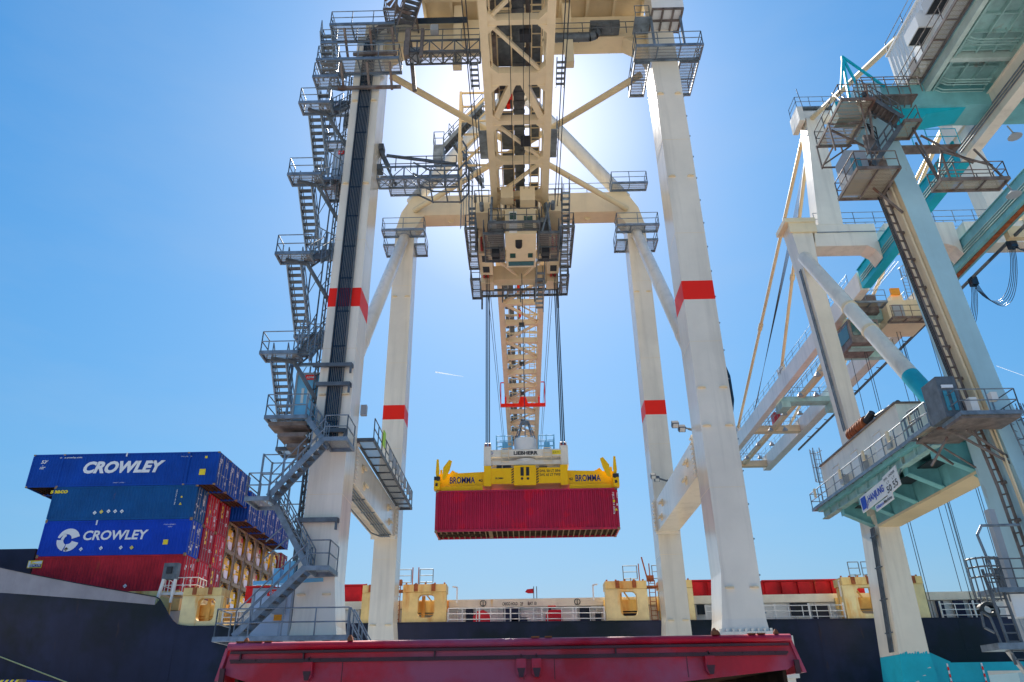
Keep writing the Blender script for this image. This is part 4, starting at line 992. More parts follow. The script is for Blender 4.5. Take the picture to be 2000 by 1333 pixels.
px_text("53'", 80, 906, 93, SY + .02, .28, labelw, c4, .03, .2, 'length_lettering')
px_text('x', 82, 911, 85, SY + .02, .1, labelw, c4, .02, 0, 'length_lettering')
px_text('102"', 77, 917, 88, SY + .02, .2, labelw, c4, .03, .2, 'length_lettering')
px_text('CMCU 400864 8', 354, 893, 375, SY + .02, .08, labelw, c4, .0, 0, 'number_lettering')
px_text('OWNED BY CROWLEY', 220, 944, 243, SY + .0, .07, labelw, c4, .0, 0, 'number_lettering')
for (x, y, s, m) in ((395, 922, .26, yellp), (403, 893, .1, yellp)):
    c = at(x, y, SY); build(MB().box(c.x - s, c.x + s, SY + .005, SY + .02, c.z - s, c.z + s), 'sticker', m, c4)
c = at(248, 888, SY); build(MB().box(c.x - .06, c.x + .06, SY, SY + .02, c.z - .18, c.z + .18), 'white_mark', labelw, c4)
px_text('seaco', 98, 964, 132, SY + .02, .36, yellp, c3, .04, .1, 'company_lettering')
diamonds(c3, SY + .02, (((185, 1002), labelw), ((198, 1000), yellp), ((212, 999), labelw), ((225, 999), labelw), ((238, 999), labelw)))
c = at(343, 968, SY); sm = text_mb('SEGU 4186', (c.x, SY + .02, c.z + .5), (0, 0, -1), (1, 0, 0), .1, .0, width=1.3); build(sm, 'number_lettering', labelw, c3)
c = at(352, 984, SY); build(MB().prism([(c.x - .12, SY + .02, c.z - .1), (c.x + .12, SY + .02, c.z - .1), (c.x, SY + .02, c.z + .12)], (0, -.012, 0)).box(c.x - .06, c.x + .06, SY + .005, SY + .02, c.z + .5, c.z + .65), 'sticker', yellp, c3)
px_text('CROWLEY', 161, 1055, 287, SY + .02, .76, labelw, c2, .03, .12, 'company_lettering')
px_text('CMCU 497340 2', 320, 1026, 343, SY + .02, .1, labelw, c2, .0, 0, 'number_lettering')
px_text('45G1', 328, 1030, 336, SY + .02, .09, labelw, c2, .0, 0, 'number_lettering')
diamonds(c2, SY + .02, (((129, 1073), labelw), ((158, 1073), labelw), ((197, 1071), labelw), ((236, 1070), labelw), ((257, 1070), yellp)))
c = at(323, 1059, SY); build(MB().box(c.x - .2, c.x + .2, SY + .005, SY + .02, c.z - .2, c.z + .2), 'sticker', yellp, c2)
c = at(189, 1021, SY); build(MB().box(c.x - .06, c.x + .06, SY, SY + .02, c.z - .2, c.z + .2), 'white_mark', labelw, c2)
def swirl(cx, cz, y, Rr, mat, parent):
    mb = MB()
    def band(a0, a1, r0f, r1f, n=16):
        o = []; i_ = []
        for k in range(n + 1):
            u = k / n; a = R(a0 + (a1 - a0) * u); o.append((cx + Rr * r1f(u) * math.cos(a), y, cz + Rr * r1f(u) * math.sin(a))); i_.append((cx + Rr * r0f(u) * math.cos(a), y, cz + Rr * r0f(u) * math.sin(a)))
        for k in range(n): mb.prism([o[k], o[k + 1], i_[k + 1], i_[k]], (0, -.012, 0))
    band(18, 168, lambda u: .30 + .50 * u ** 1.5, lambda u: 1.0)
    band(180, 250, lambda u: .42, lambda u: 1.0 - .45 * (1 - u) * 0)
    band(258, 345, lambda u: .36, lambda u: 1.0)
    band(120, 178, lambda u: .40, lambda u: .66)
    build(mb, 'swirl_emblem', mat, parent)
a = at(133, 1055, SY); swirl(a.x, a.z, SY + .02, .93, labelw, c2)
a = at(52, 1110, SY); b = at(84, 1095, SY)
sg = build(MB().box(a.x, b.x, SY - .005, SY + .015, a.z, b.z), 'sign_board', yellp, c1)
build(MB().box(a.x + .05, b.x - .05, SY - .01, SY - .0055, a.z + .05, b.z - .3), 'sign_panel', navyp, c1)
build(MB().prism([(a.x + .25, SY - .012, b.z - .14), (b.x - .04, SY - .012, b.z - .04), (b.x - .04, SY - .012, b.z - .28)], (0, -.004, 0)).box(a.x + .05, a.x + .2, SY - .012, SY - .006, a.z + .05, b.z - .05), 'sign_beam', labelw, c1)
build(text_mb('BEACON', (a.x + .22, SY - .012, a.z + .1), (1, 0, 0), (0, 0, 1), .26, .01, .15, width=b.x - a.x - .32, depth=.004), 'sign_lettering', labelw, c1)
diamonds(c1, SY + .02, (((244, 1145), labelw),))
ORD = ['first', 'second', 'third', 'fourth', 'fifth', 'sixth', 'seventh']
protos = {}
def rep(key, mk, loc, label, group):
    if key not in protos: protos[key] = mk(loc, label, group); return protos[key]
    return copy_tree(protos[key], loc, label, group)
mk53 = lambda loc, lab, g: container(loc, 16.15, 2.59, TH + .05, blue2, lab, g, posts=(0, 2.6), seed=24, txt='CROWLEY')
for k in (1, 2): rep('53', mk53, (-42.15, SY + 2.7 * k, Z1 + 3 * TH), ['', 'long blue container on the top tier, middle of the three highest', 'long blue container on the top tier, farthest of the three highest'][k], 'long blue containers on the top tiers')
for k in range(5): rep('53', mk53, (-42.0, SY + 2.7 * (3 + k), 18.30), f'long blue container laid over the tank containers, {ORD[k]} from the red ones', 'long blue containers on the top tiers')
TN = ['lowest', 'middle', 'upper']
for k in (0, 1):
    for t in range(3):
        key = ('red', (k + t) % 2); m = (redc, redc2)[(k + t) % 2]
        rep(key, lambda loc, lab, g, m=m: container(loc, 12.2, 2.44, TH, m, lab, g, seed=31 + (0 if m is redc else 5)), (SX, SY + 2.7 * (k + 1), Z1 + TH * t),
            f'red container showing its doors, {TN[t]} tier, {["next to the blue ones", "next to the yellow tanks"][k]}', 'red containers between the blue ones and the tanks')
def tank(loc, lab, g, var=0):
    L, W, H = 6.06, 2.44, 2.58
    t = thing('tank_container', loc, lab, 'tank container', g); ox, oy, oz = loc
    S = lambda mb: MB().add([(v[0] + ox, v[1] + oy, v[2] + oz) for v in mb.v], mb.f)
    fm = MB()
    for x in (0, L - .14):
        for y in (0, W - .14): fm.box(x, x + .12, y, y + .12, 0, H)
        for z in (0, H - .14): fm.box(x, x + .14, .14, W - .14, z, z + .14)
    for y in (0, W - .12):
        for z in (.01, H - .13): fm.box(.14, L - .14, y, y + .12, z, z + .12)
    for a, b in (((.14, .7), (.7, .14)), ((W - .14, .7), (W - .7, .14)), ((.14, H - .7), (.7, H - .14)), ((W - .14, H - .7), (W - .7, H - .14))): fm.bar((L - .07, a[0], a[1]), (L - .07, b[0], b[1]), .1, .1)
    build(S(fm), 'frame', tankf, t)
    lm = MB()
    for y in (W - .36, W - .2): lm.box(L - .02, L + .02, y, y + .03, .14, H - .14)
    for k in range(9): lm.box(L - .02, L + .02, W - .36, W - .17, .3 + k * .24, .33 + k * .24)
    build(S(lm), 'ladder', rodm, t)
    r = 1.10; cy, cz = W / 2 - .06, H / 2
    m = (tanky, tankt)[var]
    tb = MB().tube((.5, cy, cz), (L - .42, cy, cz), r, 24)
    tb2 = MB(); tb2.v = [(v[0] + ox, v[1] + oy, v[2] + oz) for v in tb.v]; tb2.f = tb.f; tb2.sm = tb.sm
    build(tb2, 'tank_shell', m, t)
    d = MB().dome((L - .42, cy, cz), r, (1, 0, 0), .34, 24, 5); d.v = [(v[0] + ox, v[1] + oy, v[2] + oz) for v in d.v]; build(d, 'dished_end', m, t)
    pb = MB().box(L - .2, L - .08, cy - .5, cy + .42, .22, .92).box(L - .12, L - .09, cy - .75, cy - .35, 1.0, 1.35); build(S(pb), 'valve_cabinet', labelw, t)
    lb = MB().tube((L - .11, cy + .15, cz + .35), (L - .07, cy + .15, cz + .35), .22, 18); o = build(S(lb), 'round_label', labelw if not var else redc, t)
    build(text_mb('5', (ox + L - .07, oy + cy + .06, oz + cz + .25), (0, 1, 0), (0, 0, 1), .2, .02, depth=.01), 'label_number', blackp, o)
    build(S(MB().box(L - .12, L - .08, cy - .35, cy + .3, cz + .72, cz + .8).box(L - .12, L - .08, cy - .3, cy + .25, cz - .1, cz - .02)), 'tank_lettering', blackp, t)
    return t
for k in range(6):
    for t in range(3):
        v = 1 if (k, t) in ((1, 2), (3, 2), (3, 1)) else 0
        rep(('tank', v), lambda loc, lab, g, v=v: tank(loc, lab, g, v), (-33.46, SY + 2.7 * (3 + k), 10.53 + 2.59 * t),
            f'{"tan" if v else "yellow"} tank container in an olive frame, {TN[t]} tier, {ORD[k]} column from the red containers', 'tank containers stacked on the ship')
for t in range(3): rep(('red', 1), None, (SX, SY + 2.7 * 9, 10.53 + TH * t * .905), f'red container beyond the last yellow tank column, {TN[t]} tier', 'red containers behind the tanks')
# ------------------------------------------------------------------ the ship
SH = thing('container_ship', (0, 70, -2.2), 'dark navy hulled container ship moored along the quay behind the cranes', 'ship')
def hull_y(x, z):
    y = 57.0
    if x < -28: y += ((-28 - x) / 26) ** 2 * 6.0
    if x < -24: y += max(0, (9.5 - z)) / 11.0 * min(1, (-24 - x) / 16) * 3.2
    return y
def top_z(x):
    T = [(-75, 19.5), (-50, 14.7), (-45, 13.5), (-39.5, 12.25), (-35.4, 11.37), (-31.4, 10.62), (-27.0, 9.85), (-26.6, 9.35), (-26.24, 8.9), (-25.8, 8.3), (-25.3, 7.95), (-24.6, 7.8), (-8, 7.80), (10, 7.66), (35, 7.5), (130, 7.0)]
    for (a, za), (b, zb) in zip(T[:-1], T[1:]):
        if a <= x <= b: return za + (zb - za) * (x - a) / (b - a)
def kn_z(x): return 9.33 + (-27.2 - x) * .098
xs = [-74, -66, -58, -52, -47, -43, -40, -37, -34, -31, -29, -27.2, -26.9, -26.6, -26.3, -26.0, -25.7, -25.3, -24.9, -24.3, -22, -16, -8, 0, 10, 20, 30, 45, 60, 90, 129]
def sheet(x_, f0, f1, nz, off=0.0):
    mb = MB(); vs = []
    for x in x_:
        for k in range(nz + 1):
            z = f0(x) + (f1(x) - f0(x)) * k / nz; vs.append((x, hull_y(x, z) + off, z))
    n = nz + 1
    mb.add(vs, [(i * n + k, (i + 1) * n + k, (i + 1) * n + k + 1, i * n + k + 1) for i in range(len(x_) - 1) for k in range(nz)], True); return mb
lowtop = lambda x: min(top_z(x), kn_z(x)) if x < -27.1 else top_z(x)
hm = sheet(xs, lambda x: -4.0, lowtop, 10)
hm.box(-60, 129, 82, 83.5, -4, 8).box(-23, 129, 57.25, 82, 6.4, 6.7).box(-44, -23.01, 63, 82, 6.4, 6.7).box(128, 129, 57.3, 82, -4, 6.3)
build(hm, 'hull', hullm, SH)
bx_ = [x for x in xs if x <= -27.2]
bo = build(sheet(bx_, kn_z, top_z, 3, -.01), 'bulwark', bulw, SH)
bm2 = MB()
for a, b in zip(xs[:-1], xs[1:]):
    if a < 60: bm2.bar((a, hull_y(a, top_z(a)), top_z(a)), (b, hull_y(b, top_z(b)), top_z(b)), .16, .06)
build(bm2, 'bulwark_rail', hullm, SH)
bi = MB()
for x in range(-44, -27, 2): bi.prism([(x, hull_y(x, 11) + .1, top_z(x) - .05), (x, hull_y(x, 11) + .1, 9.6), (x, hull_y(x, 11) + .9, 9.6)], (.03, 0, 0))
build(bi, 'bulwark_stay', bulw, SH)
sm = MB()
for z, x0, x1 in ((5.46, 14, 60), (2.2, 14, 60)):
    n = 24
    for k in range(n):
        a = x0 + (x1 - x0) * k / n; b = x0 + (x1 - x0) * (k + 1) / n; sm.bar((a, hull_y(a, z) + .005, z), (b, hull_y(b, z) + .005, z), .03, .04)
for x in (-27.1, -25.3, -32, -36.5, -40, -18, -12.5, -7.0, -2, 3, 7.5, 12, 17, 21, 26, 31): sm.bar((x, hull_y(x, 7) - .0, lowtop(x) - .1), (x, hull_y(x, 2) - .0, 0), .03, .02, (1, 0, 0))
build(sm, 'plate_seam', hullm, SH)
# hold coamings and deck structures
cm = MB().box(-21.8, 62, 59.6, 59.9, 6.7, 9.05); co = build(cm, 'hatch_coaming', white, SH)
tb = MB().box(-21.8, 62, 59.25, 59.9, 9.06, 9.64)
build(tb, 'coaming_top_beam', beamc, SH)
sf = MB()
for k in range(56): x = -21.6 + 1.5 * k; sf.box(x, x + .06, 59.35, 59.597, 6.7, 9.04)
build(sf, 'coaming_stiffener', white, co)
dp = MB()
for x0, x1, z0, z1 in ((-4.45, -3.9, 7.6, 9.0), (-1.6, -.35, 7.6, 9.0), (1.8, 2.0, 7.6, 9), (6.6, 9.2, 8.1, 9.0), (-1.0, .2, 7.0, 8.3), (4.15, 5.0, 7.6, 9.0), (5.3, 5.75, 7.3, 8.6), (13.0, 13.6, 8.3, 9.0), (14.6, 16.0, 7.2, 8.4), (20.0, 21.4, 8.1, 9.0), (21.6, 22.8, 7.5, 8.8), (27.2, 27.6, 8, 9), (30.9, 31.5, 7.2, 9.0), (32.2, 33.0, 7.3, 9), (33.4, 34.3, 7.2, 9.0)):
    dp.box(x0, x1, 59.28, 59.345, z0, z1)
build(dp, 'navy_paint_patch', hullm, co)
def hold_text(body, x0, x1, py):
    a = at(x0, py, 59.25); b = at(x1, py, 59.25); return build(text_mb(body, (a.x, 59.25, a.z), (1, 0, 0), (0, 0, 1), .24, .02, width=b.x - a.x), 'hold_lettering', blackp, SH)
hold_text('CARGO HOLD', 981, 1011, 1183); hold_text('2F', 1016, 1022, 1183); hold_text('BAY 10', 1031, 1048, 1182); hold_text('CARGO HOLD', 1909, 1940, 1175); hold_text('3F', 1946, 1952, 1175)
build(MB().box(1.75, 2.35, 59.2, 59.249, 9.02, 9.1).box(27.6, 28.4, 59.2, 59.249, 9.02, 9.12), 'red_notice', redp, SH)
# rail along the deck edge
for (x0, x1) in ((-22.2, -13.4), (-5.6, 5.8), (13.2, 23.2), (30.2, 52)):
    rm = MB().rail([(x0, 57.35, top_z(x0) - .15), (x1, 57.35, top_z(x1) - .15)], 1.15, 1.05, r=.032, mid=3)
    n = int((x1 - x0) / 2.2)
    for k in range(n + 1): x = x0 + (x1 - x0) * k / n; rm.bar((x, 57.4, 7.3), (x, 57.4, 8.75), .1, .1, (1, 0, 0))
    build(rm, 'deck_railing', white, SH)
# container stanchions (portal frames) along the ship's side
def rrect(x0, x1, z0, z1, r, y, n=5, sl=0.0):
    pts = []
    for cx, cz, a0 in ((x1 - r, z1 - r, 0), (x0 + r, z1 - r, 90), (x0 + r, z0 + r, 180), (x1 - r, z0 + r, 270)):
        for k in range(n + 1):
            a = R(a0 + 90 * k / n); z = cz + r * math.sin(a); pts.append((cx + r * math.cos(a) + sl * (z - z0), y, z))
    return pts
def stanchion(x0, x1, hx0, hx1, mat, ztop=10.5):
    zb = top_z((x0 + x1) / 2) + .03
    o = build(MB().ring(rrect(x0, x1, zb, ztop - .55, .05, 57.3), rrect(hx0, hx1, zb + .35, ztop - .72, .33, 57.3), (0, .5, 0)), 'container_stanchion', mat, SH)
    build(MB().box(x0 + .02, x1 - .02, 57.2, 58.8, ztop - .54, ztop), 'stanchion_head', rusty, o)
    m = MB()
    for x in (x0 + (x1 - x0) * .3, x0 + (x1 - x0) * .7): m.box(x - .14, x + .14, 57.1, 57.198, ztop - .5, ztop + .02)
    for k in range(5): xx = x0 + .2 + k * (x1 - x0 - .4) / 4; m.tube((xx, 57.6, ztop), (xx, 57.6, ztop + .16), .07, 6)
    build(m, 'lashing_socket', rustd, o)
    i = MB().box(x0 + .1, x0 + .35, 58.4, 58.7, zb, ztop - .6).box(x1 - .35, x1 - .1, 58.4, 58.7, zb, ztop - .6).box(x0, x1, 59.0, 59.2, zb + .9, zb + 1.7).box(hx0 + .1, hx0 + .35, 58.8, 58.95, zb + .5, ztop - .6)
    i.bar((hx0 + .5, 58.6, ztop - .6), (hx0 + .9, 58.6, zb + 1.6), .1, .1).bar((x0 + .1, 58.9, zb + .4), (x1 - .1, 58.9, zb + .4), .05, .05).bar((x0 + .1, 58.9, zb + .75), (x1 - .1, 58.9, zb + .75), .05, .05)
    build(i, 'inner_frame', rusty, o)
stanchion(-25.35, -22.45, -24.15, -22.95 + .1, rustyw, 10.52)
for a in ((-12.0, -9.95, -11.3, -10.45), (-9.0, -5.75, -7.85, -6.65), (5.95, 9.05, 7.0, 8.25), (9.95, 12.4, 10.8, 12.0), (23.35, 26.2, 24.35, 25.75), (27.0, 29.3, 27.5, 28.6)):
    stanchion(*a, rusty if a[0] < 0 else rustyw)
for a, b in ((-9.95, -9.0), (9.05, 9.95), (26.2, 27.0)):
    m = MB(); c = (a + b) / 2
    for x in (c - .22, c + .22): m.bar((x, 57.7, 7.5), (x, 57.7, 10.6), .06, .06, (1, 0, 0))
    for k in range(9): m.bar((c - .22, 57.7, 7.8 + .32 * k), (c + .22, 57.7, 7.8 + .32 * k), .04, .04)
    m.box(a + .02, b - .02, 57.6, 58.6, 10.1, 10.2).box(c - .25, c + .25, 58, 58.4, 10.6, 11.0)
    build(m, 'stanchion_ladder', rustd, SH)
for a, b in ((-9.9, -8.55), (-7.9, -6.9), (7.5, 8.55), (9.7, 10.8), (24.5, 25.3), (25.5, 26.0)):
    m = MB(); z = 10.55
    m.pipe([(a, 58.2, z), (a, 58.2, z + 1.2), (b, 58.2, z + 1.2), (b, 58.2, z + .25), (a, 58.2, z + .25)], .035, 6).tube((a, 58.2, z + .75), (b, 58.2, z + .75), .03, 6).tube(((a + b) / 2, 58.2, z), ((a + b) / 2, 58.2, z + .3), .04, 6)
    build(m, 'guard_hoop', galv, SH)
m = MB()
for x in (-8.45, -8.0, 8.7, 9.5): m.bar((x, 58.2, 10.5), (x, 58.2, 11.9), .07, .07, (1, 0, 0))
m.bar((9.3, 58.3, 10.8), (9.0, 58.3, 12.4), .1, .06)
build(m, 'lashing_post', rustd, SH)
m = MB().bar((.72, 59.8, 9.6), (.72, 59.8, 10.6), .06, .06, (1, 0, 0)).bar((.95, 59.8, 9.6), (.95, 59.8, 10.6), .06, .06, (1, 0, 0)); build(m, 'flag_post', galvd, SH)
m = MB().prism([(.7, 59.8, 10.1), (.7, 59.8, 10.45), (.2, 59.8, 10.4), (.05, 59.8, 10.2), (.3, 59.8, 10.1)], (0, .05, 0)); build(m, 'flag', redc, SH)
for x in (-5.0, 5.1, 23.9 - .6): 
    m = MB().bar((x, 57.6, 9.2), (x, 57.6, 10.3), .1, .1, (1, 0, 0)).bar((x, 57.6, 10.3), (x - .35 if x < 0 else x + .35, 57.6, 10.35), .1, .1); build(m, 'davit', white, SH)
for x in (-3.15, 4.0, 17.2):
    m = MB(); 
    for q in range(10): t = 2 * math.pi * q / 10; t2 = t + 2 * math.pi / 10; m.tube((x + .22 * math.cos(t), 59.2, 9.35 + .22 * math.sin(t)), (x + .22 * math.cos(t2), 59.2, 9.35 + .22 * math.sin(t2)), .03, 5)
    m.tube((x, 59.2, 9.15), (x, 59.2, 9.55), .025, 5); build(m, 'hose_connection', black, SH)
# dark ring fairlead by the far hold
m = MB(); c = at(1931, 1194, 57.4)
m.ring([(c.x + .72 * math.cos(t), 57.2, c.z + (.62 * math.sin(t) if math.sin(t) > 0 else .5 * math.sin(t))) for t in [2 * math.pi * k / 24 for k in range(24)]], [(c.x + .38 * math.cos(t), 57.2, c.z + .12 + .28 * math.sin(t)) for t in [2 * math.pi * k / 24 for k in range(24)]], (0, .5, 0)); build(m, 'mooring_fairlead', black, SH)
# fore deck: gallery, side light box and wind break
platform(SH, -27.6, -24.8, 58.2, 60.0, 10.35, 'SEW', fl=rusty, fm=white, name='gallery', step=.5)
m = MB()
for x in (-26.8, -25.6): m.bar((x, 58.6, 7), (x, 58.6, 10.2), .16, .16, (1, 0, 0))
m.box(-27.4, -21.9, 59.0, 59.2, 7.2, 8.0).box(-25.4, -22, 59.3, 59.5, 8.4, 9.3); build(m, 'gallery_support', rusty, SH)
m = MB().box(-27.5, -26.4, 57.9, 58.4, 11.3, 12.5)
sl = build(m, 'side_light_screen', galvd, SH)
build(MB().box(-27.2, -26.8, 57.8, 57.9, 11.7, 12.2), 'side_light', black, sl)
build(MB().bar((-27.5, 57.9, 9.9), (-27.3, 57.9, 11.3), .2, .2).bar((-26.5, 57.95, 9.6), (-26.45, 57.95, 11.3), .16, .16), 'side_light_post', white, sl)
build(MB().box(-62, -43.0, 66, 66.4, 8, 15.45), 'wind_break', hullm, SH)
build(MB().box(-44.5, -27.0, 60.6, 86, 9.4, 10.5).box(-44.5, -27.2, 60.6, 69, 10.5, 10.86), 'stack_base', rusty, SH)
build(MB().box(-44.5, -22.3, 60.7, 86, 6.7, 9.38), 'hatch_coaming', white, SH)
# red hatch covers lying on the coamings
def ship_hatch(x0, x1, z0, z1, label, n):
    t = thing('hatch_cover', ((x0 + x1) / 2, 68, z0), label, 'hatch cover', 'red hatch covers on the ship')
    build(MB().box(x0, x1, 60.6, 80, z0, z1), 'cover_panel', hatchr, t)
    m = MB()
    for k in range(n):
        a = x0 + .2 + k * (x1 - x0 - .2) / n; b = a + (x1 - x0 - .2) / n - .35; m.prism([(a, 60.6, z0 + .12), (b, 60.6, z0 + .12), (b, 60.6, z1 - .12), (a, 60.6, z1 - .12)], (0, -.18, 0))
    build(m, 'cover_pocket', redp if False else hatchr, t)
    build(MB().box(x0, x1, 60.36, 60.598, z1 - .08, z1 + .03), 'cover_edge', hatchr, t)
    return t
ship_hatch(-21.9, -12.4, 9.66, 11.05, 'red hatch cover on the hold left of the white crane legs', 5)
ship_hatch(12.8, 18.1, 9.66, 10.95, 'red hatch cover seen between the two right legs of the white crane', 4)
ship_hatch(18.5, 26.4, 9.66, 10.85, 'red hatch cover right of the white crane, beside the pale turquoise crane', 6)
for x, lab, w_ in ((-3.2, 'red fire hose reel on the ship deck, left of the draped one', .6), (2.15, 'lumpy gear under a red tarpaulin on the ship deck behind the rail', .72), (28.6, 'dark red covered gear on the ship deck by the far hold', .5)):
    m = MB(); z = 7.35
    if w_ == .6: m.prism([(x + .68 * math.cos(t), 58.4, z + .75 + .68 * math.sin(t)) for t in [2 * math.pi * k / 9 for k in range(9)]], (0, .5, 0))
    else: m.loft([(6.7, x - w_, x + w_, 58.2, 59.0), (z + .3, x - w_ * .9, x + w_ * .95, 58.25, 58.95), (z + 1.0, x - w_ * .8, x + w_ * .85, 58.3, 58.9), (z + 1.35, x - w_ * .5, x + w_ * .8, 58.4, 58.8)])
    if w_ == .6: m.box(x - .3, x + .3, 58.4, 58.9, 6.7, z + .4)
    tag(build(m, 'hose_reel' if w_ == .6 else 'covered_gear', redc, base=(x, 58.6, 6.7)), lab, 'hose reel' if w_ == .6 else 'deck gear')
# mooring line
m = MB(); p1 = at(0, 1283, 50.0); p2 = at(130, 1333, 45.5); pa = p1 + (p1 - p2) * 1.9; pb = V((-15.5, 39.1, .45)); pts = []
for k in range(17): pts.append(pa.lerp(p2, k / 16))
for k in range(1, 9): u = k / 8; p = p2.lerp(pb, u); p.z += .25 * math.sin(math.pi * u); pts.append(p)
tag(build(m.pipe(pts, .035, 6), 'mooring_line', paint('rope_yellow', (.55, .5, .2), .7), base=(-15.5, 39.1, .4)), 'thin pale mooring rope running down from the bow to the quay', 'rope')
bl = MB().tube((-15.5, 39.1, 0), (-15.5, 39.1, .38), .22, 16).tube((-15.5, 39.1, .38), (-15.5, 39.1, .52), .32, 16); tag(build(bl, 'bollard', galvd, base=(-15.5, 39.1, 0)), 'short dark bollard on the quay holding the mooring rope', 'bollard')
# ------------------------------------------------------------------ the older turquoise crane on the right
HC = thing('ship_to_shore_crane', (32.6, 43, 0.06), 'weathered turquoise and ivory gantry crane with twin box girders and a ribbed machinery house', 'crane')
XM = 32.6
def mirror(mb):
    m = MB(); m.v = [(2 * XM - v[0], v[1], v[2]) for v in mb.v]; m.f = mb.f; m.sm = mb.sm; return m
def both(mb, name, mat, parent, only=False):
    o = build(mb, name, mat, parent); p = None
    if not only: p = build(mirror(mb), name, mat, parent)
    return o, p
near = MB().loft([(3.0, 23.4, 25.5, 34, 37.2), (11, 23.05, 24.7, 34, 37.0), (15.7, 22.6, 23.7, 34, 36.4), (27, 21.72, 22.96, 34, 36), (31, 21.34, 22.58, 34, 36), (36.2, 21.1, 22.4, 34, 36)])
nl, _ = both(near, 'landside_leg', ltblue, HC)
farl = MB().loft([(4.75, 23.05, 24.9, 50, 52.8), (12.5, 23.62, 25.0, 50, 52.8), (13.4, 23.5, 25.0, 50, 52.4)])
both(farl, 'seaside_leg', creamw, HC)
both(MB().loft([(1.2, 22.75, 25.2, 49.99, 52.9), (4.74, 23.05, 24.92, 49.99, 52.81)]), 'seaside_leg_foot', turq, HC)
rnd = random.Random(4); m = MB(); xa_ = 23.06
while xa_ < 24.86:
    w__ = .05 + rnd.random() * .22; h__ = .03 + rnd.random() * .16; m.prism([(xa_, 49.985, 4.7), (min(xa_ + w__, 24.88), 49.985, 4.7), (min(xa_ + w__ * .8, 24.88), 49.985, 4.75 + h__), (xa_ + w__ * .25, 49.985, 4.75 + h__ * .7)], (0, .012, 0)); xa_ += w__ * .9
build(m, 'brushed_paint_edge', turq, HC)
m = MB()
for q in range(9):
    x = 23.2 + rnd.random() * 1.5; z = 1.9 + rnd.random() * 2.4; m.prism([(x, 49.986, z), (x + .12 + .3 * rnd.random(), 49.986, z + .02), (x + .2, 49.986, z + .05 + .06 * rnd.random())], (0, .003, 0))
build(m, 'scrape_mark', creamw, HC)
m = MB()
for q in range(3): m.tube((23.56 + .0 * q - .12, 50.35 + .22 * q, 12.6), (22.98 - .12, 50.35 + .22 * q, 4.9), .07, 8)
for z in (6, 8, 10, 12): m.box(22.98 + (z - 4.9) * .075 - .18, 22.98 + (z - 4.9) * .075 - .0, 50.2, 51.0, z, z + .08)
build(m, 'leg_conduit', galvd, HC)
m = MB()
for q in range(2): m.tube((22.52 - .1, 50.4 + .25 * q, 33), (23.15 - .1, 50.4 + .25 * q, 19.5), .05, 6)
build(m, 'leg_conduit', galv, HC)
upl, _ = both(MB().loft([(13.41, 23.3, 24.5, 50, 51.7), (20.9, 23.1, 24.15, 50, 51.6), (33, 22.5, 23.75, 50, 51.6), (37.1, 22.15, 23.9, 50, 51.6)]), 'upper_leg', creamw, HC)
both(MB().box(21.7, 24.2, 49.7, 51.9, 37.1, 37.5).box(22.0, 24.2, 49.8, 50, 36.2, 37.1), 'leg_head_flange', cream, HC)
both(MB().prism([(x, 50.02, z) for x, z in ((23.9, 34.9), (24.6, 34.9), (28.0, 34.9), (28.6, 34.5), (28.95, 33.7), (29.0, 37.0), (24.1, 37.0))], (0, 1.5, 0)), 'cross_beam', creamw, HC)
build(MB().prism([(x, 50.03, z) for x, z in ((29.8, 33.9), (30.2, 34.6), (30.9, 34.9), (34.3, 34.9), (35.0, 34.6), (35.4, 33.9), (35.4, 37.0), (29.8, 37.0))], (0, 1.5, 0)), 'cross_beam', creamw, HC)
m = MB().rail([(24.3, 50.1, 37.0), (40.5, 50.1, 37.0)], 1.2, 1.6); m.rail([(24.3, 51.5, 37.0), (40.5, 51.5, 37.0)], 1.2, 1.6)
m.bar((24.2, 49.95, 36.2), (33, 49.95, 36.2), .05, .05); build(m, 'beam_railing', galv, HC)
# upper A-frame
both(MB().loft([(37.0, 24.5, 26.5, 50.0, 51.5), (48.4, 25.7, 27.1, 50.0, 51.5)]), 'tower_leg', creamw, HC)
both(MB().box(25.0, 25.5, 49.8, 51.7, 48.0, 49.6).box(25.5, 27.2, 50.0, 51.5, 48.4, 48.9), 'tower_cap', creamw, HC)
build(MB().tube((25.5, 50.7, 49.1), (2 * XM - 25.5, 50.7, 49.1), .62, 24), 'tower_tie', creamw, HC)
m = MB().rail([(25.1, 50.0, 49.8), (30, 50.0, 49.8)], 1.1, 1.3).rail([(25.1, 50.0, 49.8), (25.1, 51.6, 49.8)], 1.1, 1.3); m.box(25.1, 30, 50.0, 51.6, 49.72, 49.8); m.tube((25.9, 50.5, 50), (25.7, 50.5, 52.4), .04, 5)
for z in (50.0, 50.5, 51, 51.5): m.pipe([(29.5 + .5 * math.cos(t), 50.8 + .5 * math.sin(t), z) for t in [2 * math.pi * k / 10 for k in range(11)]], .03)
build(m, 'tower_platform', galv, HC)
# diagonal tube, ivory above and turquoise below
a, b = V((22.7, 49.9, 33.8)), V((22.3, 36.6, 15.0))
dg, _ = both(MB().tube(a, a.lerp(b, .80), .50, 24), 'diagonal_brace', creamw, HC)
for u in (.40, .55): build(MB().tube(a.lerp(b, u), a.lerp(b, u + .012), .54, 24), 'brace_collar', cream, dg)
both(MB().tube(a.lerp(b, .8), b, .505, 24), 'diagonal_brace_foot', turq, HC)
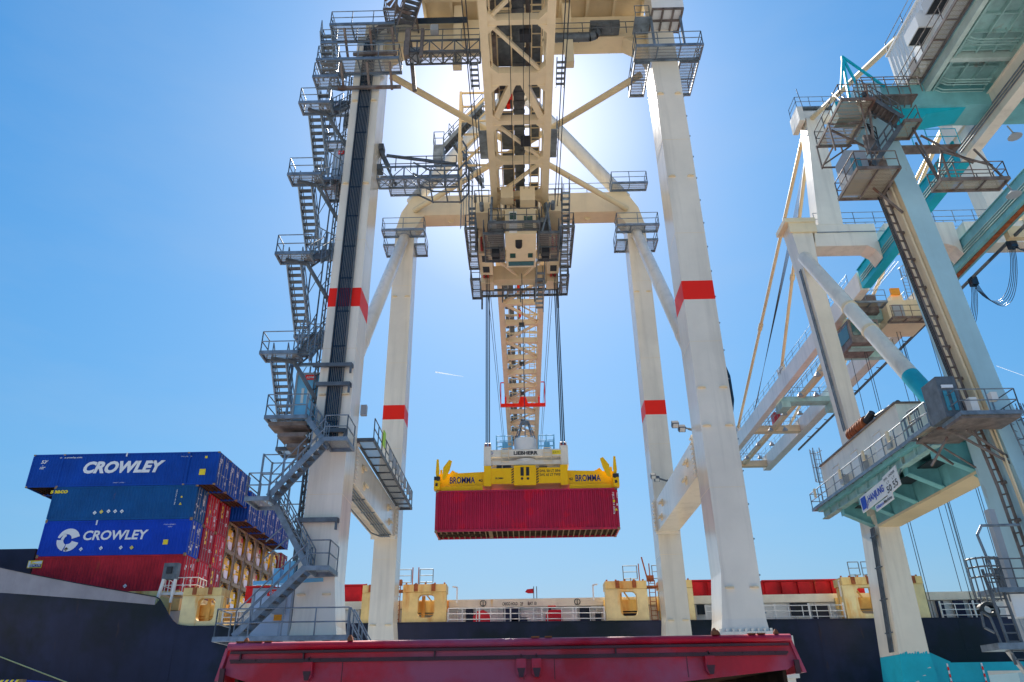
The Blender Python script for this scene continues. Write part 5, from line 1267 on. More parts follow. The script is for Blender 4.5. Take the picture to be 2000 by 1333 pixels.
# girders: landside part, turquoise part and hinged boom
gz0, gz1 = 33.5, 35.25
for gx0, gx1, segs in ((29.02, 29.75, ((16, 38.4, creamw, 'girder'), (38.404, 54.4, turq, 'girder'), (54.7, 100, creamw, 'boom_girder'))), (35.55, 36.6, ((16, 57.5, teal, 'girder'), (57.8, 106.8, creamw, 'boom_girder')))):
    for y0, y1, mt, nm in segs:
        g = build(MB().box(gx0, gx1, y0, y1, gz0, gz1), nm, mt, HC)
        if nm == 'girder': build(MB().box(gx0 - .12, gx1 + .12, y0 + .01, y1 - .01, gz1, gz1 + .06), 'girder_flange', mt, g)
        fx = gx0 if gx0 < 30 else gx1
        m = MB()
        for q in range(3): m.tube((gx0 - .06, y0 + .5, gz0 + .5 + .22 * q), (gx0 - .06, min(y1, 56) - .3, gz0 + .5 + .22 * q), .045, 6)
        if nm == 'girder': build(m, 'cable_pipe', galv if mt is creamw else dirtyteal, g)
        if nm == 'boom_girder':
            r = MB().rail([(gx0 + .1, y0 + 2, gz1), (gx0 + .1, y1, gz1)], 1.0, 2.2, r=.025); build(r, 'girder_railing', galv, g)
build(MB().box(35.9, 36.3, 16, 57.4, 33.42, 33.498), 'trolley_rail', rustd, HC)
for y in (61.5, 90, 104.6): build(MB().box(29.76, 35.54, y, y + (1.4 if y < 70 else 1.0), gz0 + .1, gz0 + .9), 'boom_tie', creamy, HC)
m = MB().rail([(29.8, 104.7, gz0 + .9), (35.5, 104.7, gz0 + .9)], 1.1, 1.0, r=.03).rail([(29.8, 90.1, gz0 + .9), (35.5, 90.1, gz0 + .9)], 1.1, 1.0, r=.03); build(m, 'tie_railing', galv, HC)
wk = build(MB().bar((32.2, 62.9, 34.0), (32.2, 104.6, 34.0), .5, .55), 'boom_walkway', creamy, HC)
m = MB().rail([(31.7, 63, 34.2), (31.7, 104, 34.2)], 1.1, 1.6, r=.03); build(m, 'walkway_railing', galv, wk)
m = MB()
for k in range(7):
    y = 66 + 5.6 * k
    for x in (31.2, 33.0): m.tube((x, y, 33.55), (x, y, 33.1), .08, 8, r2=.38).bar((x, y, 33.6), (32.2, y, 33.8), .05, .05)
build(m, 'floodlight', greyb, wk)
sh_ = MB().box(32.3, 33.2, 89.5, 90.6, 34.4, 36.0); build(sh_, 'sheave_block', MATS['sheave_red'], HC)
tp = MB().box(29.9, 36.5, 79.2, 80.6, 33.3, 33.9).box(29.6, 30.6, 78.8, 81, 32.5, 33.3).box(35.3, 36.6, 78.8, 81, 32.5, 33.3); build(tp, 'catenary_trolley', dirtyteal, HC)
m = MB().rail([(29.9, 79.2, 33.9), (36.5, 79.2, 33.9)], 1.1, 1.2, r=.03); build(m, 'catenary_railing', galv, HC)
m = MB()
for y in [58 + 3 * k for k in range(12)]: m.bar((36.65, y, 33.2), (37.2, y, 33.1), .06, .06)
m.bar((37.1, 44, 33.15), (37.1, 96, 33.05), .14, .22); build(m, 'festoon_rail', galvd, HC)
# stays and stay ropes
for x, y, top in ((29.35, 96, (26.2, 50.8, 49.2)), (29.35, 76.5, (26.5, 50.8, 48.9)), (36.1, 96, (38.9, 50.8, 49.2)), (36.1, 76.5, (38.7, 50.8, 48.9))):
    s = build(MB().tube((x, y, gz1 + .6), top, .17, 10), 'forestay', creamy, HC)
    p, q = V((x, y, gz1 + .6)), V(top); build(MB().tube(p.lerp(q, .42), p.lerp(q, .44), .26, 10), 'stay_joint', creamy, s)
    build(MB().prism([(x - .2, y - 1.0, gz1), (x - .2, y + .6, gz1), (x - .2, y + .8, gz1 + 1.2), (x - .2, y + .2, gz1 + .7), (x - .2, y - .9, gz1 + 1.1)], (.4, 0, 0)), 'stay_lug', creamw, s)
be = atz(1752, 76, 41.35)
for sg in (0, 1):
    fx_ = (lambda x: 2 * XM - x) if sg else (lambda x: x)
    build(MB().tube((fx_(26.3), 51, 48.9), (fx_(be.x), be.y, be.z), .22, 12), 'backstay', creamy, HC)
m = MB()
for q in range(6): m.tube((26.6 + .12 * q, 51.2, 48.6), (29.2 + .09 * q, 86 + .6 * q, gz1 + .5), .022, 4)
for q in range(4): m.tube((30.4 + .3 * q, 52, 34.6), (30.4 + .3 * q, 103, 34.4), .02, 4)
build(m, 'stay_rope', ropem, HC)
# landside cross beam and the machinery house above
build(MB().box(22.5, 42.8, 34.2, 36.0, 34.4, 36.1), 'cross_beam', teal, HC)
build(MB().prism([(22.5, 34.4, 31.8), (22.3, 34.4, 34.39), (27.5, 34.4, 34.39), (25, 34.4, 33.9), (23.5, 34.4, 33.0)], (0, 1.4, 0)), 'haunch', turq, HC)
palebeam = paint('pale_teal_beam', (0.52, 0.64, 0.60), 0.5, var=0.15, vs=0.7, streak=0.3, rust=0.08)
mh = build(MB().box(25.2, 40.2, 18, 36.45, 36.35, 41.0), 'machinery_house', white, HC)
sm = MB()
for k in range(46): y = 18.2 + .4 * k; sm.box(25.165, 25.2, y, y + .1, 36.4, 40.95)
build(sm, 'wall_rib', white, mh)
build(MB().box(25.1, 40.3, 17.9, 36.5, 41.0, 41.12), 'house_roof', white, mh)
um = MB().box(25.2, 40.2, 18, 36.4, 36.15, 36.345); build(um, 'underside_plate', dirtyteal, mh)
um = MB(); um2 = MB()
for y in (18.1, 22.6, 27.1, 31.6, 36.04): um2.box(25.54, 39.89, y, y + .3, 35.5, 36.148)
for x in (25.25, 32.2, 39.9): um2.box(x, x + .28, 18, 36.4, 35.55, 36.146)
for k in range(14): y = 18.9 + 1.25 * k; um.box(25.5, 29, y, y + .08, 35.95, 36.148)
for k in range(6): x = 26 + 1.0 * k; um.box(x, x + .1, 18.4, 36.1, 35.9, 36.147)
build(um, 'underside_stiffener', dirtyteal, mh); build(um2, 'underside_beam', palebeam, mh)
pm = MB()
for y in (20.5, 25.0, 30.2, 33.2, 34.0):
    for q in range(3): pm.pipe([(25.8, y + .2 * q, 35.7), (26.2, y + .2 * q, 35.45), (28.7, y + .2 * q, 35.45), (28.9, y + .2 * q, 35.8)], .04, 6)
pm.pipe([(25.7, 19, 35.6), (25.7, 36, 35.6)], .06, 6)
build(pm, 'conduit', dirtyteal, mh)
hw = platform(HC, 24.2, 25.1, 18, 36.6, 36.3, 'W', fl=grateb, fm=brownst, name='house_walkway', step=2.2)
build(MB().rail([(25.3, 18, 41.1), (25.3, 36.4, 41.1)], 1.1, 2.2), 'roof_railing', galv, hw)
for y in (31.6, 29.3):
    hd = MB().prism([(25.2, y, 38.2), (24.3, y, 38.2), (24.3, y, 39.1), (24.7, y, 39.6), (25.2, y, 39.6)], (0, 1.5, 0)); h = build(hd, 'vent_hood', white if y > 30 else greyb, mh)
    build(MB().box(24.36, 25.1, y + .1, y + 1.4, 38.17, 38.198), 'hood_opening', black, h)
build(MB().box(25.12, 25.164, 34.0, 34.7, 36.9, 38.3).box(25.12, 25.164, 30.4, 31.4, 39.0, 40.1), 'window', black, mh); build(MB().box(25.12, 25.164, 33.1, 33.8, 36.6, 38.6), 'door', white, mh)
# landings, stairs and lift left of the landside leg
U = platform(HC, 18.7, 20.7, 32.0, 36.0, 33.0, 'SWN', fl=grateb, fm=brownst); platform(HC, 20.7, 21.6, 33.4, 36.2, 33.4, 'N', fl=grateb, fm=brownst)
flight(HC, (22.3, 32.6, 32.0), (20.4, 32.6, 34.0), (0, .8, 0), sm=galvd, tm=brownst, n=11)
platform(HC, 22.1, 23.1, 32.3, 33.9, 31.6, 'E', fl=grateb, fm=brownst)
flight(HC, (19.8, 32.6, 28.6), (22.0, 32.6, 31.4), (0, .8, 0), sm=galvd, tm=brownst, n=12)
E2 = platform(HC, 18.5, 20.9, 32.0, 34.8, 28.0, 'SWN', fl=grateb, fm=brownst)
m = MB().bar((20.0, 33.6, 27.8), (21.6, 34.2, 26.5), .1, .12).bar((19, 34.4, 32.8), (21.4, 34.6, 31.2), .1, .12).bar((20.6, 32.4, 34.4), (20.6, 33.2, 31.0), .1, .1).bar((20.0, 32.2, 34.6), (20.0, 33.0, 28.8), .06, .06)
build(m, 'landing_strut', brownst, HC)
m = MB().bar((19.9, 33.2, 34.1), (20.2, 33.2, 37.6), .14, .14).bar((20.2, 33.2, 37.6), (22.2, 33.2, 35.0), .12, .12).bar((20.2, 33.2, 37.6), (20.6, 33.2, 35.2), .12, .12).bar((20.2, 33.2, 37.4), (19.6, 33.2, 35.0), .12, .12); build(m, 'hoist_davit', turq, HC)
m = MB().box(21.4, 24.0, 33.2, 34.0, 34.3, 34.4); m.rail([(20.8, 33.0, 34.4), (24.2, 33.0, 34.4)], 1.2, .7); m.rail([(20.8, 34.0, 35.2), (24.2, 34.0, 35.2)], 1.2, .7)
for k in range(6): m.bar((21.6 + .4 * k, 33.1, 34.1), (21.9 + .4 * k, 34.0, 34.1), .08, .05)
build(m, 'upper_gallery', brownst, HC)
lc = build(MB().box(18.75, 19.9, 33.2, 34.6, 28.05, 30.2), 'lift_landing_gate', greyb, HC); build(MB().box(18.95, 19.15, 33.16, 33.199, 28.5, 29.6).box(19.3, 19.5, 33.16, 33.199, 28.5, 29.6), 'gate_window', glsb, lc)
m = MB().box(19.95, 21.2, 33.6, 34.9, 28.1, 29.8).box(20.2, 20.8, 33.4, 33.6, 30.2, 31.5); build(m, 'hoist_gear', brownst, HC)
# rack mast and pipes beside the leg
def lx(z):
    T = [(0, 23.4), (11, 23.05), (15.7, 22.6), (27, 21.72), (31, 21.34), (36.2, 21.1)]
    for (a, xa), (b, xb) in zip(T[:-1], T[1:]):
        if a <= z <= b: return xa + (xb - xa) * (z - a) / (b - a)
    return 21.1
m = MB(); zs = [4 + .6 * k for k in range(42)]
for o in (.62, .14): m.pipe([(lx(z) - o, 34.75 + (.62 - o) * .5, z) for z in (3.6, 11, 15.7, 22, 29.4)], .075, 6)
for z in zs: m.bar((lx(z) - .62, 34.75, z), (lx(z) - .14, 35.0, z + .12), .08, .07)
for z in zs[::3]: m.box(lx(z) - .14, lx(z) + .02, 34.9, 35.2, z, z + .14)
build(m, 'rack_mast', brownst, HC)
m = MB()
for o in (0, .07, .14): m.pipe([(lx(z) - .86 + o, 34.7, z) for z in (14.5, 20, 25, 28.2)], .03, 5)
build(m, 'trailing_cable', black, HC)
m = MB().pipe([(lx(z) - .1, 34.35, z) for z in (3.6, 11, 15.7, 22, 30)], .07, 8).pipe([(lx(z) - .06, 34.12, z) for z in (3.6, 14)], .05, 8); build(m, 'downpipe', cream, HC)
build(MB().loft([(z, lx(z) - .012, lx(z) + .05, 34.02, 35.95) for z in (14.2, 15.7, 22, 27, 31)]), 'mast_backing', cream, HC)
# right hand gallery at lift level
g = platform(HC, 23.2, 27.0, 32.6, 33.7, 27.6, 'SNE', fl=grateb, fm=brownst, step=1.0)
m = MB()
for a, b in (((22.9, 33, 31.6), (23.4, 33, 27.6)), ((23.2, 33, 31.0), (25.6, 33, 28.9)), ((24.0, 33, 29.9), (24.0, 33, 27.6)), ((24.0, 33, 29.8), (26.6, 33, 28.7)), ((25.9, 33, 29.9), (27, 33, 27.7)), ((23.2, 33.6, 31), (23.9, 33.6, 27.6)), ((23.4, 33, 28), (24, 33, 29.6))): m.bar(a, b, .09, .09)
build(m, 'gallery_truss', brownst, g)
m = MB().box(24.0, 28.8, 37.6, 38.4, 34.2, 34.3); gg = build(m, 'girder_gallery', brownst, HC); build(MB().rail([(23.8, 37.6, 34.3), (28.8, 37.6, 34.3)], 1.3, 1.0), 'gallery_railing', turq, gg)
# lamps below the girder
m = MB()
for x, y, z in ((30.9, 35.8, 33.2), (31.6, 33.2, 33.3), (31.2, 31.8, 33.3), (28.6, 34.8, 28.0)): m.tube((x, y, z + .3), (x, y, z), .1, 10, r2=.42).tube((x, y, z + .3), (x - .2, y, z + .9), .05, 6)
build(m, 'pendant_lamp', greyb, HC)
# portal beam with its box house, brackets, walkway and boards
both(MB().box(23.6, 25.0, 36.5, 50.4, 12.7, 14.4), 'portal_beam', teal, HC)
build(MB().box(23.55, 25.05, 37.0, 50.0, 12.55, 12.698), 'beam_soffit', creamy, HC)
build(MB().prism([(23.6, 34.02, z) for z in ()] or [(23.58, 36.9, 13.6), (23.58, 36.9, 10.8), (23.58, 37.3, 11.9), (23.58, 38.2, 12.55), (23.58, 39.0, 12.9)], (1.3, 0, 0)), 'corner_gusset', teal, HC)
bh = build(MB().box(21.95, 27.5, 40.9, 53.2, 14.75, 17.7), 'electrical_house', creamw, HC)
m = MB().box(21.85, 27.6, 40.8, 53.3, 17.7, 17.8); build(m, 'house_roof', brownst, bh)
m = MB()
for y in (47.0, 43.4, 50.2):
    m.box(21.92, 21.948, y, y + 1.0, 14.9, 16.9)
    for a in ((y - .02, y + 0), (y + 1, y + 1.02)): m.box(21.9, 21.949, a[0], a[1], 14.9, 16.92)
    m.box(21.88, 21.949, y - .05, y + 1.05, 16.95, 17.0)
build(m, 'house_door', white, bh)
m = MB().box(21.5, 21.948, 49.0, 49.5, 15.3, 15.9).box(21.6, 21.948, 45.8, 46.3, 15.2, 16.2).box(21.8, 21.949, 42.3, 42.8, 15.5, 16.2); build(m, 'wall_box', greyb, bh)
sl = build(MB().box(21.2, 27.5, 37.2, 53.4, 14.42, 14.7), 'deck_frame', teal, HC)
m = MB().box(21.55, 21.7, 37.2, 53.4, 13.95, 14.55).box(21.4, 21.85, 37.2, 53.4, 13.9, 13.97)
for y in [37.6 + 1.6 * k for k in range(10)]: m.box(21.42, 21.7, y, y + .1, 13.95, 14.6)
build(m, 'channel_beam', dirtyteal, sl)
bm_ = MB()
for y in (38.0, 41.2, 44.4, 47.6, 50.6):
    bm_.prism([(23.58, y, 14.3), (23.58, y, 12.7), (21.75, y, 13.6), (21.75, y, 14.0), (22.2, y, 14.35)], (0, .08, 0)).prism([(23.58, y - .2, 12.7), (21.75, y - .2, 13.58), (21.75, y - .2, 13.64), (23.58, y - .2, 12.78)], (0, .5, 0)).box(21.72, 21.78, y - .2, y + .3, 13.5, 14.1)
build(bm_, 'deck_bracket', teal, HC)
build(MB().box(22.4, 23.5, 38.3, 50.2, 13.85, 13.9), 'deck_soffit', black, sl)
wk = platform(HC, 20.95, 21.9, 37.0, 53.9, 14.75, 'WN', fl=grateb, fm=galv, name='house_walkway', step=1.5)
platform(HC, 20.0, 21.0, 34.6, 37.0, 14.2, 'W', fl=grateb, fm=galv, name='house_walkway'); 
m = MB().rail([(20.98, 39.0, 14.75), (20.98, 37.0, 14.75), (20.3, 36.9, 14.5), (20.1, 34.8, 14.2)], 1.15, 1.2); build(m, 'railing', galv, wk)
m = MB()
for y in (52.5, 47.8, 44, 40.5, 37.8): m.box(20.85, 20.95, y, y + .25, 15.3, 15.9)
build(m, 'wall_lamp', cream, wk)
lp = platform(HC, 20.2, 23.0, 32.2, 34.0, 13.85, 'SWE', fl=grateb, fm=galv, step=1.2)
build(MB().box(20.2, 22.9, 32.3, 33.9, 13.55, 13.68), 'landing_soffit', brownst, lp)
lc = build(MB().box(19.95, 20.85, 33.0, 34.4, 13.9, 15.95), 'lift_cabin', galvd, HC)
build(MB().box(20.1, 20.28, 32.96, 32.999, 14.2, 15.2).box(20.45, 20.63, 32.96, 32.999, 14.2, 15.2), 'cabin_window', glsb, lc); build(MB().box(20.1, 20.65, 32.95, 32.999, 15.35, 15.5), 'cabin_plate', labelw, lc)
build(MB().box(21.0, 21.35, 32.6, 33, 13.9, 14.7).box(22.0, 22.3, 32.5, 32.8, 14.5, 14.9), 'switch_box', white, lp)
m = MB()
for a, b in (((20.4, 33.8, 13.5), (23.1, 34.2, 11.9)), ((21.2, 33.8, 13.5), (23.3, 34.2, 12.0)), ((20.6, 34.5, 13.4), (20.6, 36.5, 12.6)), ((20.4, 36.8, 14.1), (22.0, 37.0, 12.8))): m.bar(a, b, .08, .1)
m.tube((20.6, 35.0, 13.0), (22.2, 35.6, 12.2), .05, 6).box(20.4, 22.6, 34.5, 37, 13.9, 14.0); build(m, 'landing_strut', brownst, HC)
m = MB()
for q in range(6): m.pipe([(20.9 + .05 * q, 33.6 + .1 * q, 28.0), (21.1 + .05 * q, 33.9, 30 + .5 * q), (21.0, 34.1, 33.0)], .03, 5)
for q in range(5): x = 18.9 + .45 * q; m.bar((x, 32.3, 33.0), (x + .3, 33.6, 35.0 - .2 * q), .05, .05)
build(m, 'loose_cable', black, HC)
m = MB()
for a, b in (((18.8, 32.1, 31.2), (20.6, 33.8, 32.9)), ((18.8, 35.8, 31.4), (20.8, 35.9, 32.9)), ((18.7, 34, 30.9), (18.7, 34, 33)), ((18.7, 36, 31.2), (18.7, 36, 33)), ((20.5, 36, 31.3), (18.7, 36, 31.3)), ((20.2, 36, 31.3), (20.2, 36, 33)), ((18.7, 34.2, 31.3), (18.7, 36, 31.3))): m.bar(a, b, .08, .08)
build(m, 'landing_strut', brownst, HC)
build(MB().box(19.2, 20.5, 33.6, 34.4, 33.0, 34.3).box(20.6, 21.2, 33.5, 34.0, 33.4, 34.6), 'hoist_gear', turq, HC)
# caged ladders
def caged(x, y, z0, z1, nrm, parent, mat, lean=0.0):
    m = MB(); n = V(nrm); s = V((0, 0, 1)).cross(n)
    P = lambda z, a, d: V((x + lean * (z - z0), y, z)) + s * a + n * d
    for a in (-.24, .24): m.bar(P(z0, a, 0), P(z1, a, 0), .06, .06, n)
    for k in range(int((z1 - z0) / .35)): m.tube(P(z0 + .35 * k, -.24, 0), P(z0 + .35 * k, .24, 0), .02, 4)
    zc = z0 + 2.0; hoops = []
    while zc <= z1 + .01:
        m.pipe([P(zc, .40 * math.cos(t), .72 * math.sin(t) + .04) for t in [math.pi * k / 8 for k in range(9)]], .03, 4); zc += 1.1
    for k in range(1, 8, 1): t = math.pi * k / 8; m.tube(P(z0 + 2, .4 * math.cos(t), .72 * math.sin(t) + .04), P(z1, .4 * math.cos(t), .72 * math.sin(t) + .04), .022, 4)
    return build(m, 'caged_ladder', mat, parent)
caged(21.9, 53.3, 14.8, 19.2, (0, 1, 0), HC, galv)
caged(24.35, 33.9, 5.4, 14.6, (.6, -.8, 0), HC, galv, -.10)
# silencers on the roof
m = MB().tube((22.4, 48.2, 18.35), (22.4, 45.6, 18.35), .42, 20)
for k in range(6): m.tube((22.4, 48.0 - .4 * k, 18.35), (22.4, 47.9 - .4 * k, 18.35), .46, 20)
ex = build(m, 'exhaust_silencer', rustd, HC)
m = MB().tube((22.4, 45.6, 18.35), (22.5, 44.9, 18.7), .3, 14, r2=.2).tube((22.9, 45.2, 18.5), (23.2, 42.8, 18.5), .2, 12).tube((23.2, 43.0, 17.8), (23.2, 43.0, 18.5), .16, 10); build(m, 'exhaust_pipe', black, ex)
# boards facing the quay
def board(yA, zA, yB, zB, h, mat, name):   # plate in the plane x = 21.2 facing -x, reading from far to near
    a = V((21.2, yA, zA)); b = V((21.2, yB, zB)); u = (b - a).normalized(); up = V((0, -u.z, u.y)) if u.y > 0 else V((0, u.z, -u.y))
    o = build(MB().hexa([a, b, b + up * h, a + up * h] + [p + V((.05, 0, 0)) for p in (a, b, b + up * h, a + up * h)]), name, mat, HC); return o, a, u, up
so_, a, u, up = board(46.5, 12.65, 42.95, 12.85, .95, white, 'maker_board')
build(text_mb('HANJUNG', a + u * 1.15 + up * .30, u, up, .42, .03, width=2.25, depth=.02), 'board_lettering', navyp if False else blue, so_)
lg = MB()
q = a + V((-.02, 0, 0)); lg.prism([q + u * .15 + up * .12, q + u * .7 + up * .12, q + u * .85 + up * .3, q + u * .85 + up * .85, q + u * .15 + up * .85], (-.01, 0, 0)); lg.prism([q + u * .75 + up * .08, q + u * .98 + up * .3, q + u * .98 + up * .5, q + u * 1.03 + up * .5, q + u * 1.03 + up * .25, q + u * .8 + up * .03], (-.01, 0, 0)); build(lg, 'board_emblem', blue, so_)
s2, a, u, up = board(42.9, 12.75, 41.1, 12.95, 1.15, white, 'load_board')
build(text_mb('SWL  UNDER', a + u * .1 + up * .85, u, up, .14, .01, width=1.5, depth=.02), 'board_lettering', blackp, s2)
build(text_mb('LT    LT', a + u * .35 + up * .58, u, up, .14, .0, width=1.1, depth=.02), 'board_lettering', blackp, s2)
build(text_mb('50 55', a + u * .15 + up * .1, u, up, .40, .01, width=1.45, depth=.02), 'board_lettering', blackp, s2)
s3, a, u, up = board(44.7, 12.3, 42.3, 12.44, .36, white, 'alliance_board')
build(text_mb('Alliance', a + u * .1 + up * .09, u, up, .2, .02, width=1.1, depth=.02), 'board_lettering', blue, s3); build(text_mb('Machine', a + u * 1.25 + up * .09, u, up, .2, .02, width=1.05, depth=.02), 'board_lettering', blackp, s3)
m = MB()
for y in (46.2, 43.2, 42.6, 41.3): m.bar((21.25, y, 13.4), (21.6, y, 14.0), .07, .07)
build(m, 'board_bracket', galv, HC)
# sill beams, bogies, warning strips
sb = build(MB().box(25.0, 40.2, 50.3, 52.3, 2.4, 4.25), 'sill_beam', turq, HC)
build(MB().prism([(24.95, 50.28, 3.9), (24.95, 50.28, 4.9), (26.2, 50.28, 4.3), (26.2, 50.28, 3.9)], (0, 1.9, 0)), 'sill_gusset', turq, HC)
build(MB().box(28.3, 31.4, 50.27, 50.299, 2.4, 3.75), 'repainted_patch', creamw, sb)
tp_ = MB(); tr_ = MB()
for x in (25.9, 28.0, 31.5):
    for k in range(9): (tr_ if k % 2 else tp_).box(x, x + .09, 50.24, 50.268, 2.42 + .2 * k, 2.6 + .2 * k)
build(tp_, 'warning_strip', labelw, sb); build(tr_, 'warning_strip', redp, sb)
both(MB().box(20.6, 27.5, 34.4, 36.6, 1.6, 2.99), 'landside_sill', ltblue, HC)
for y0, y1 in ((34.6, 35.4), (50.6, 51.4)):
    both(MB().box(20.8, 23.0, y0, y1, .5, 1.6 if y0 < 40 else 1.19).box(24, 27, y0, y1, .5, 1.6 if y0 < 40 else 1.19), 'bogie', ltblue, HC)
    w_ = MB()
    for x in (21.3, 22.5, 24.6, 26.4): w_.tube((x, y0 + .3, .44), (x, y0 + .5, .44), .38, 14)
    both(w_, 'wheel', galvd, HC)
build(MB().box(25.6, 39.6, 34.5, 36.4, 1.65, 2.9), 'landside_sill', ltblue, HC)
# access ladder with platform at the landside foot
ap = platform(HC, 19.5, 22.6, 32.4, 33.8, 6.1, '', fl=grateb, fm=galv)
m = MB()
for z in (6.6, 7.0, 7.35): m.pipe([(19.1 + .65 * math.cos(t) + .5, 33.0 - .62 * math.sin(t), z) for t in [math.pi * (k / 10) for k in range(11)]], .04, 5)
m.rail([(19.5, 32.5, 6.1), (22.5, 32.5, 6.1)], 1.2, .5, mid=3)
for k in range(9): t = math.pi * k / 8; m.tube((19.6 + .65 * math.cos(t), 33.0 - .62 * math.sin(t), 5.6), (19.6 + .65 * math.cos(t), 33.0 - .62 * math.sin(t), 7.4), .03, 4)
build(m, 'platform_cage', galvd, ap)
m = MB()
for x in (19.55, 20.1): m.bar((x, 32.6, 3.2), (x - .25, 32.6, 6.9), .09, .09, (0, 1, 0))
for k in range(11): m.tube((19.55 - .02 * k, 32.6, 3.4 + .33 * k), (20.1 - .02 * k, 32.6, 3.4 + .33 * k), .03, 5)
m.pipe([(19.5, 32.5, 3.6), (19.15, 32.5, 4.0), (19.0, 32.5, 5.0), (18.7, 32.5, 5.2), (18.65, 32.5, 4.6), (19.0, 32.5, 4.4)], .05, 6); build(m, 'access_ladder', galvd, HC)
m = MB().box(18.9, 21.0, 32.3, 33.6, 3.75, 4.0); st_ = build(m, 'step_plate', galv, HC)
m = MB().bar((19.6, 33, 3.75), (21.4, 34.3, 2.0), .14, .14).bar((20.6, 33.6, 6.0), (21.4, 34.3, 2.8), .2, .2).bar((21.4, 34.3, 1.8), (21.4, 34.3, 9.8), .34, .3, (1, 0, 0)); build(m, 'ladder_post', greyb, HC)
build(MB().box(20.2, 20.9, 32.7, 33.3, 5.0, 5.9), 'switch_box', white, HC)
m = MB().pipe([(20.3, 33.4, 6.1), (20.0, 33.4, 8.5), (20.3, 33.4, 8.9), (22, 33.4, 8.9)], .06, 6); build(m, 'hand_loop', galv, HC)
# trolley of the second crane
T2 = thing('crane_trolley', (32.8, 60, 33.4), 'cream trolley with teal frame and orange panel under the twin girders of the turquoise crane', 'crane trolley')
build(MB().box(29.8, 36.5, 58, 58.7, 32.4, 33.4).box(29.8, 36.5, 65.3, 66, 32.2, 33.4).box(29.8, 30.4, 58.7, 65.3, 32.4, 33.4).box(33, 33.6, 58.7, 65.3, 32.4, 33.4), 'trolley_frame', dirtyteal, T2)
m = MB()
for k in range(5): m.box(30.4, 33, 59.4 + 1.2 * k, 59.7 + 1.2 * k, 32.5, 32.8)
m.box(28.6, 30.9, 57.8, 58.6, 29.6, 30.2).box(28.6, 30.9, 57.7, 57.78, 30.2, 31.4); build(m, 'under_frame', dirtyteal, T2)
th = build(MB().box(32.1, 35.5, 57.0, 60.2, 31.75, 33.75), 'trolley_house', cream, T2)
build(MB().box(32.5, 33.4, 56.8, 57, 31.9, 33.2), 'heat_exchanger', greyb, th); build(MB().box(33.9, 35.4, 56.96, 56.999, 31.9, 33.5), 'house_panel', cream, th)
build(MB().box(32.95, 33.75, 57.2, 57.4, 34.45, 35.1), 'orange_panel', orange, T2); build(MB().box(33.0, 34.0, 57.5, 58.2, 33.75, 34.6), 'panel_base', cream, T2)
build(MB().box(35.5, 36.5, 57.2, 58.8, 32.4, 34), 'motor_cover', dirtyteal, T2)
build(MB().box(30.0, 31.6, 57.4, 59, 32.8, 34.6), 'hoist_gear', brownst, T2)
pl = platform(T2, 31.8, 37.0, 56.0, 57.0, 31.6, 'SE', fl=grateb, fm=brownst, name='gallery', step=.9)
platform(T2, 29.2, 32, 56.4, 57.6, 33.4, 'SW', fl=grateb, fm=galv, name='gallery', step=.8)
for x in (34.4, 35.2): caged(x, 57.0, 33.8, 37.0, (0, -1, 0), T2, galv)
cb2 = build(MB().prism([(28.4, y, z) for y, z in ((57, 29.7), (60.2, 29.7), (61, 30.4), (61, 31.9), (57, 31.9))], (2.6, 0, 0)), 'driver_cabin', brownst, T2)
build(MB().box(28.37, 28.399, 57.3, 60.4, 30.3, 31.6).box(28.6, 30.8, 56.96, 56.999, 30.4, 31.6), 'cabin_window', gls, cb2)
for x, y, z1 in ((30.2, 59.0, 5.5), (30.4, 59.0, 5.5), (31.4, 64, 5.5), (33.6, 59.2, 5.5), (33.9, 59.2, 5.5), (36.0, 63, 5.5), (36.2, 63, 5.5), (36.9, 60, 5.5), (37.1, 60, 5.5), (34.6, 62, 5.5)):
    build(MB().tube((x, y, 32.4), (x, y, z1), .028, 5), 'hoist_rope', ropem, T2)
build(MB().box(29.8, 37.4, 58.5, 64.5, 4.6, 5.6), 'headblock', yell, T2)
def loop(a, b, sag, n=14):
    a = V(a); b = V(b); return [a.lerp(b, k / n) - V((0, 0, sag * (1 - (2 * k / n - 1) ** 2) ** .8)) for k in range(n + 1)]
fm_ = MB()
for q in range(5):
    o = .1 * q
    fm_.pipe(loop((37.0 + o, 47.2, 32.9), (37.0 + o, 52.6, 32.9), 3.2 + .12 * q), .026, 5); fm_.pipe(loop((37.0 + o, 42.5, 32.9), (37.0 + o, 47.2, 32.9), 1.6 + .1 * q), .026, 5); fm_.pipe(loop((37.0 + o, 52.6, 32.9), (37.0 + o, 57.6, 32.9), 2.8 + .12 * q), .026, 5); fm_.pipe(loop((36.9 + o, 57.4, 31.4), (36.6 + o, 55.6, 31.2), 2.2), .024, 5)
for y in (47.2, 52.6): fm_.box(36.95, 37.45, y - .25, y + .25, 32.5, 33.2)
build(fm_, 'festoon_cable', cable, HC)
m = MB().box(37.6, 41.0, 43.6, 45.4, 29.2, 29.35); m.rail([(37.7, 43.7, 29.3), (41, 43.7, 29.3)], 1.3, 1.0); m.rail([(37.7, 43.7, 29.3), (37.7, 45.3, 29.3)], 1.3, 1.0); build(m, 'side_gallery', brownst, HC)
build(MB().box(36.7, 42, 46.5, 47.0, 33.0, 34), 'gallery_beam', creamy, HC)
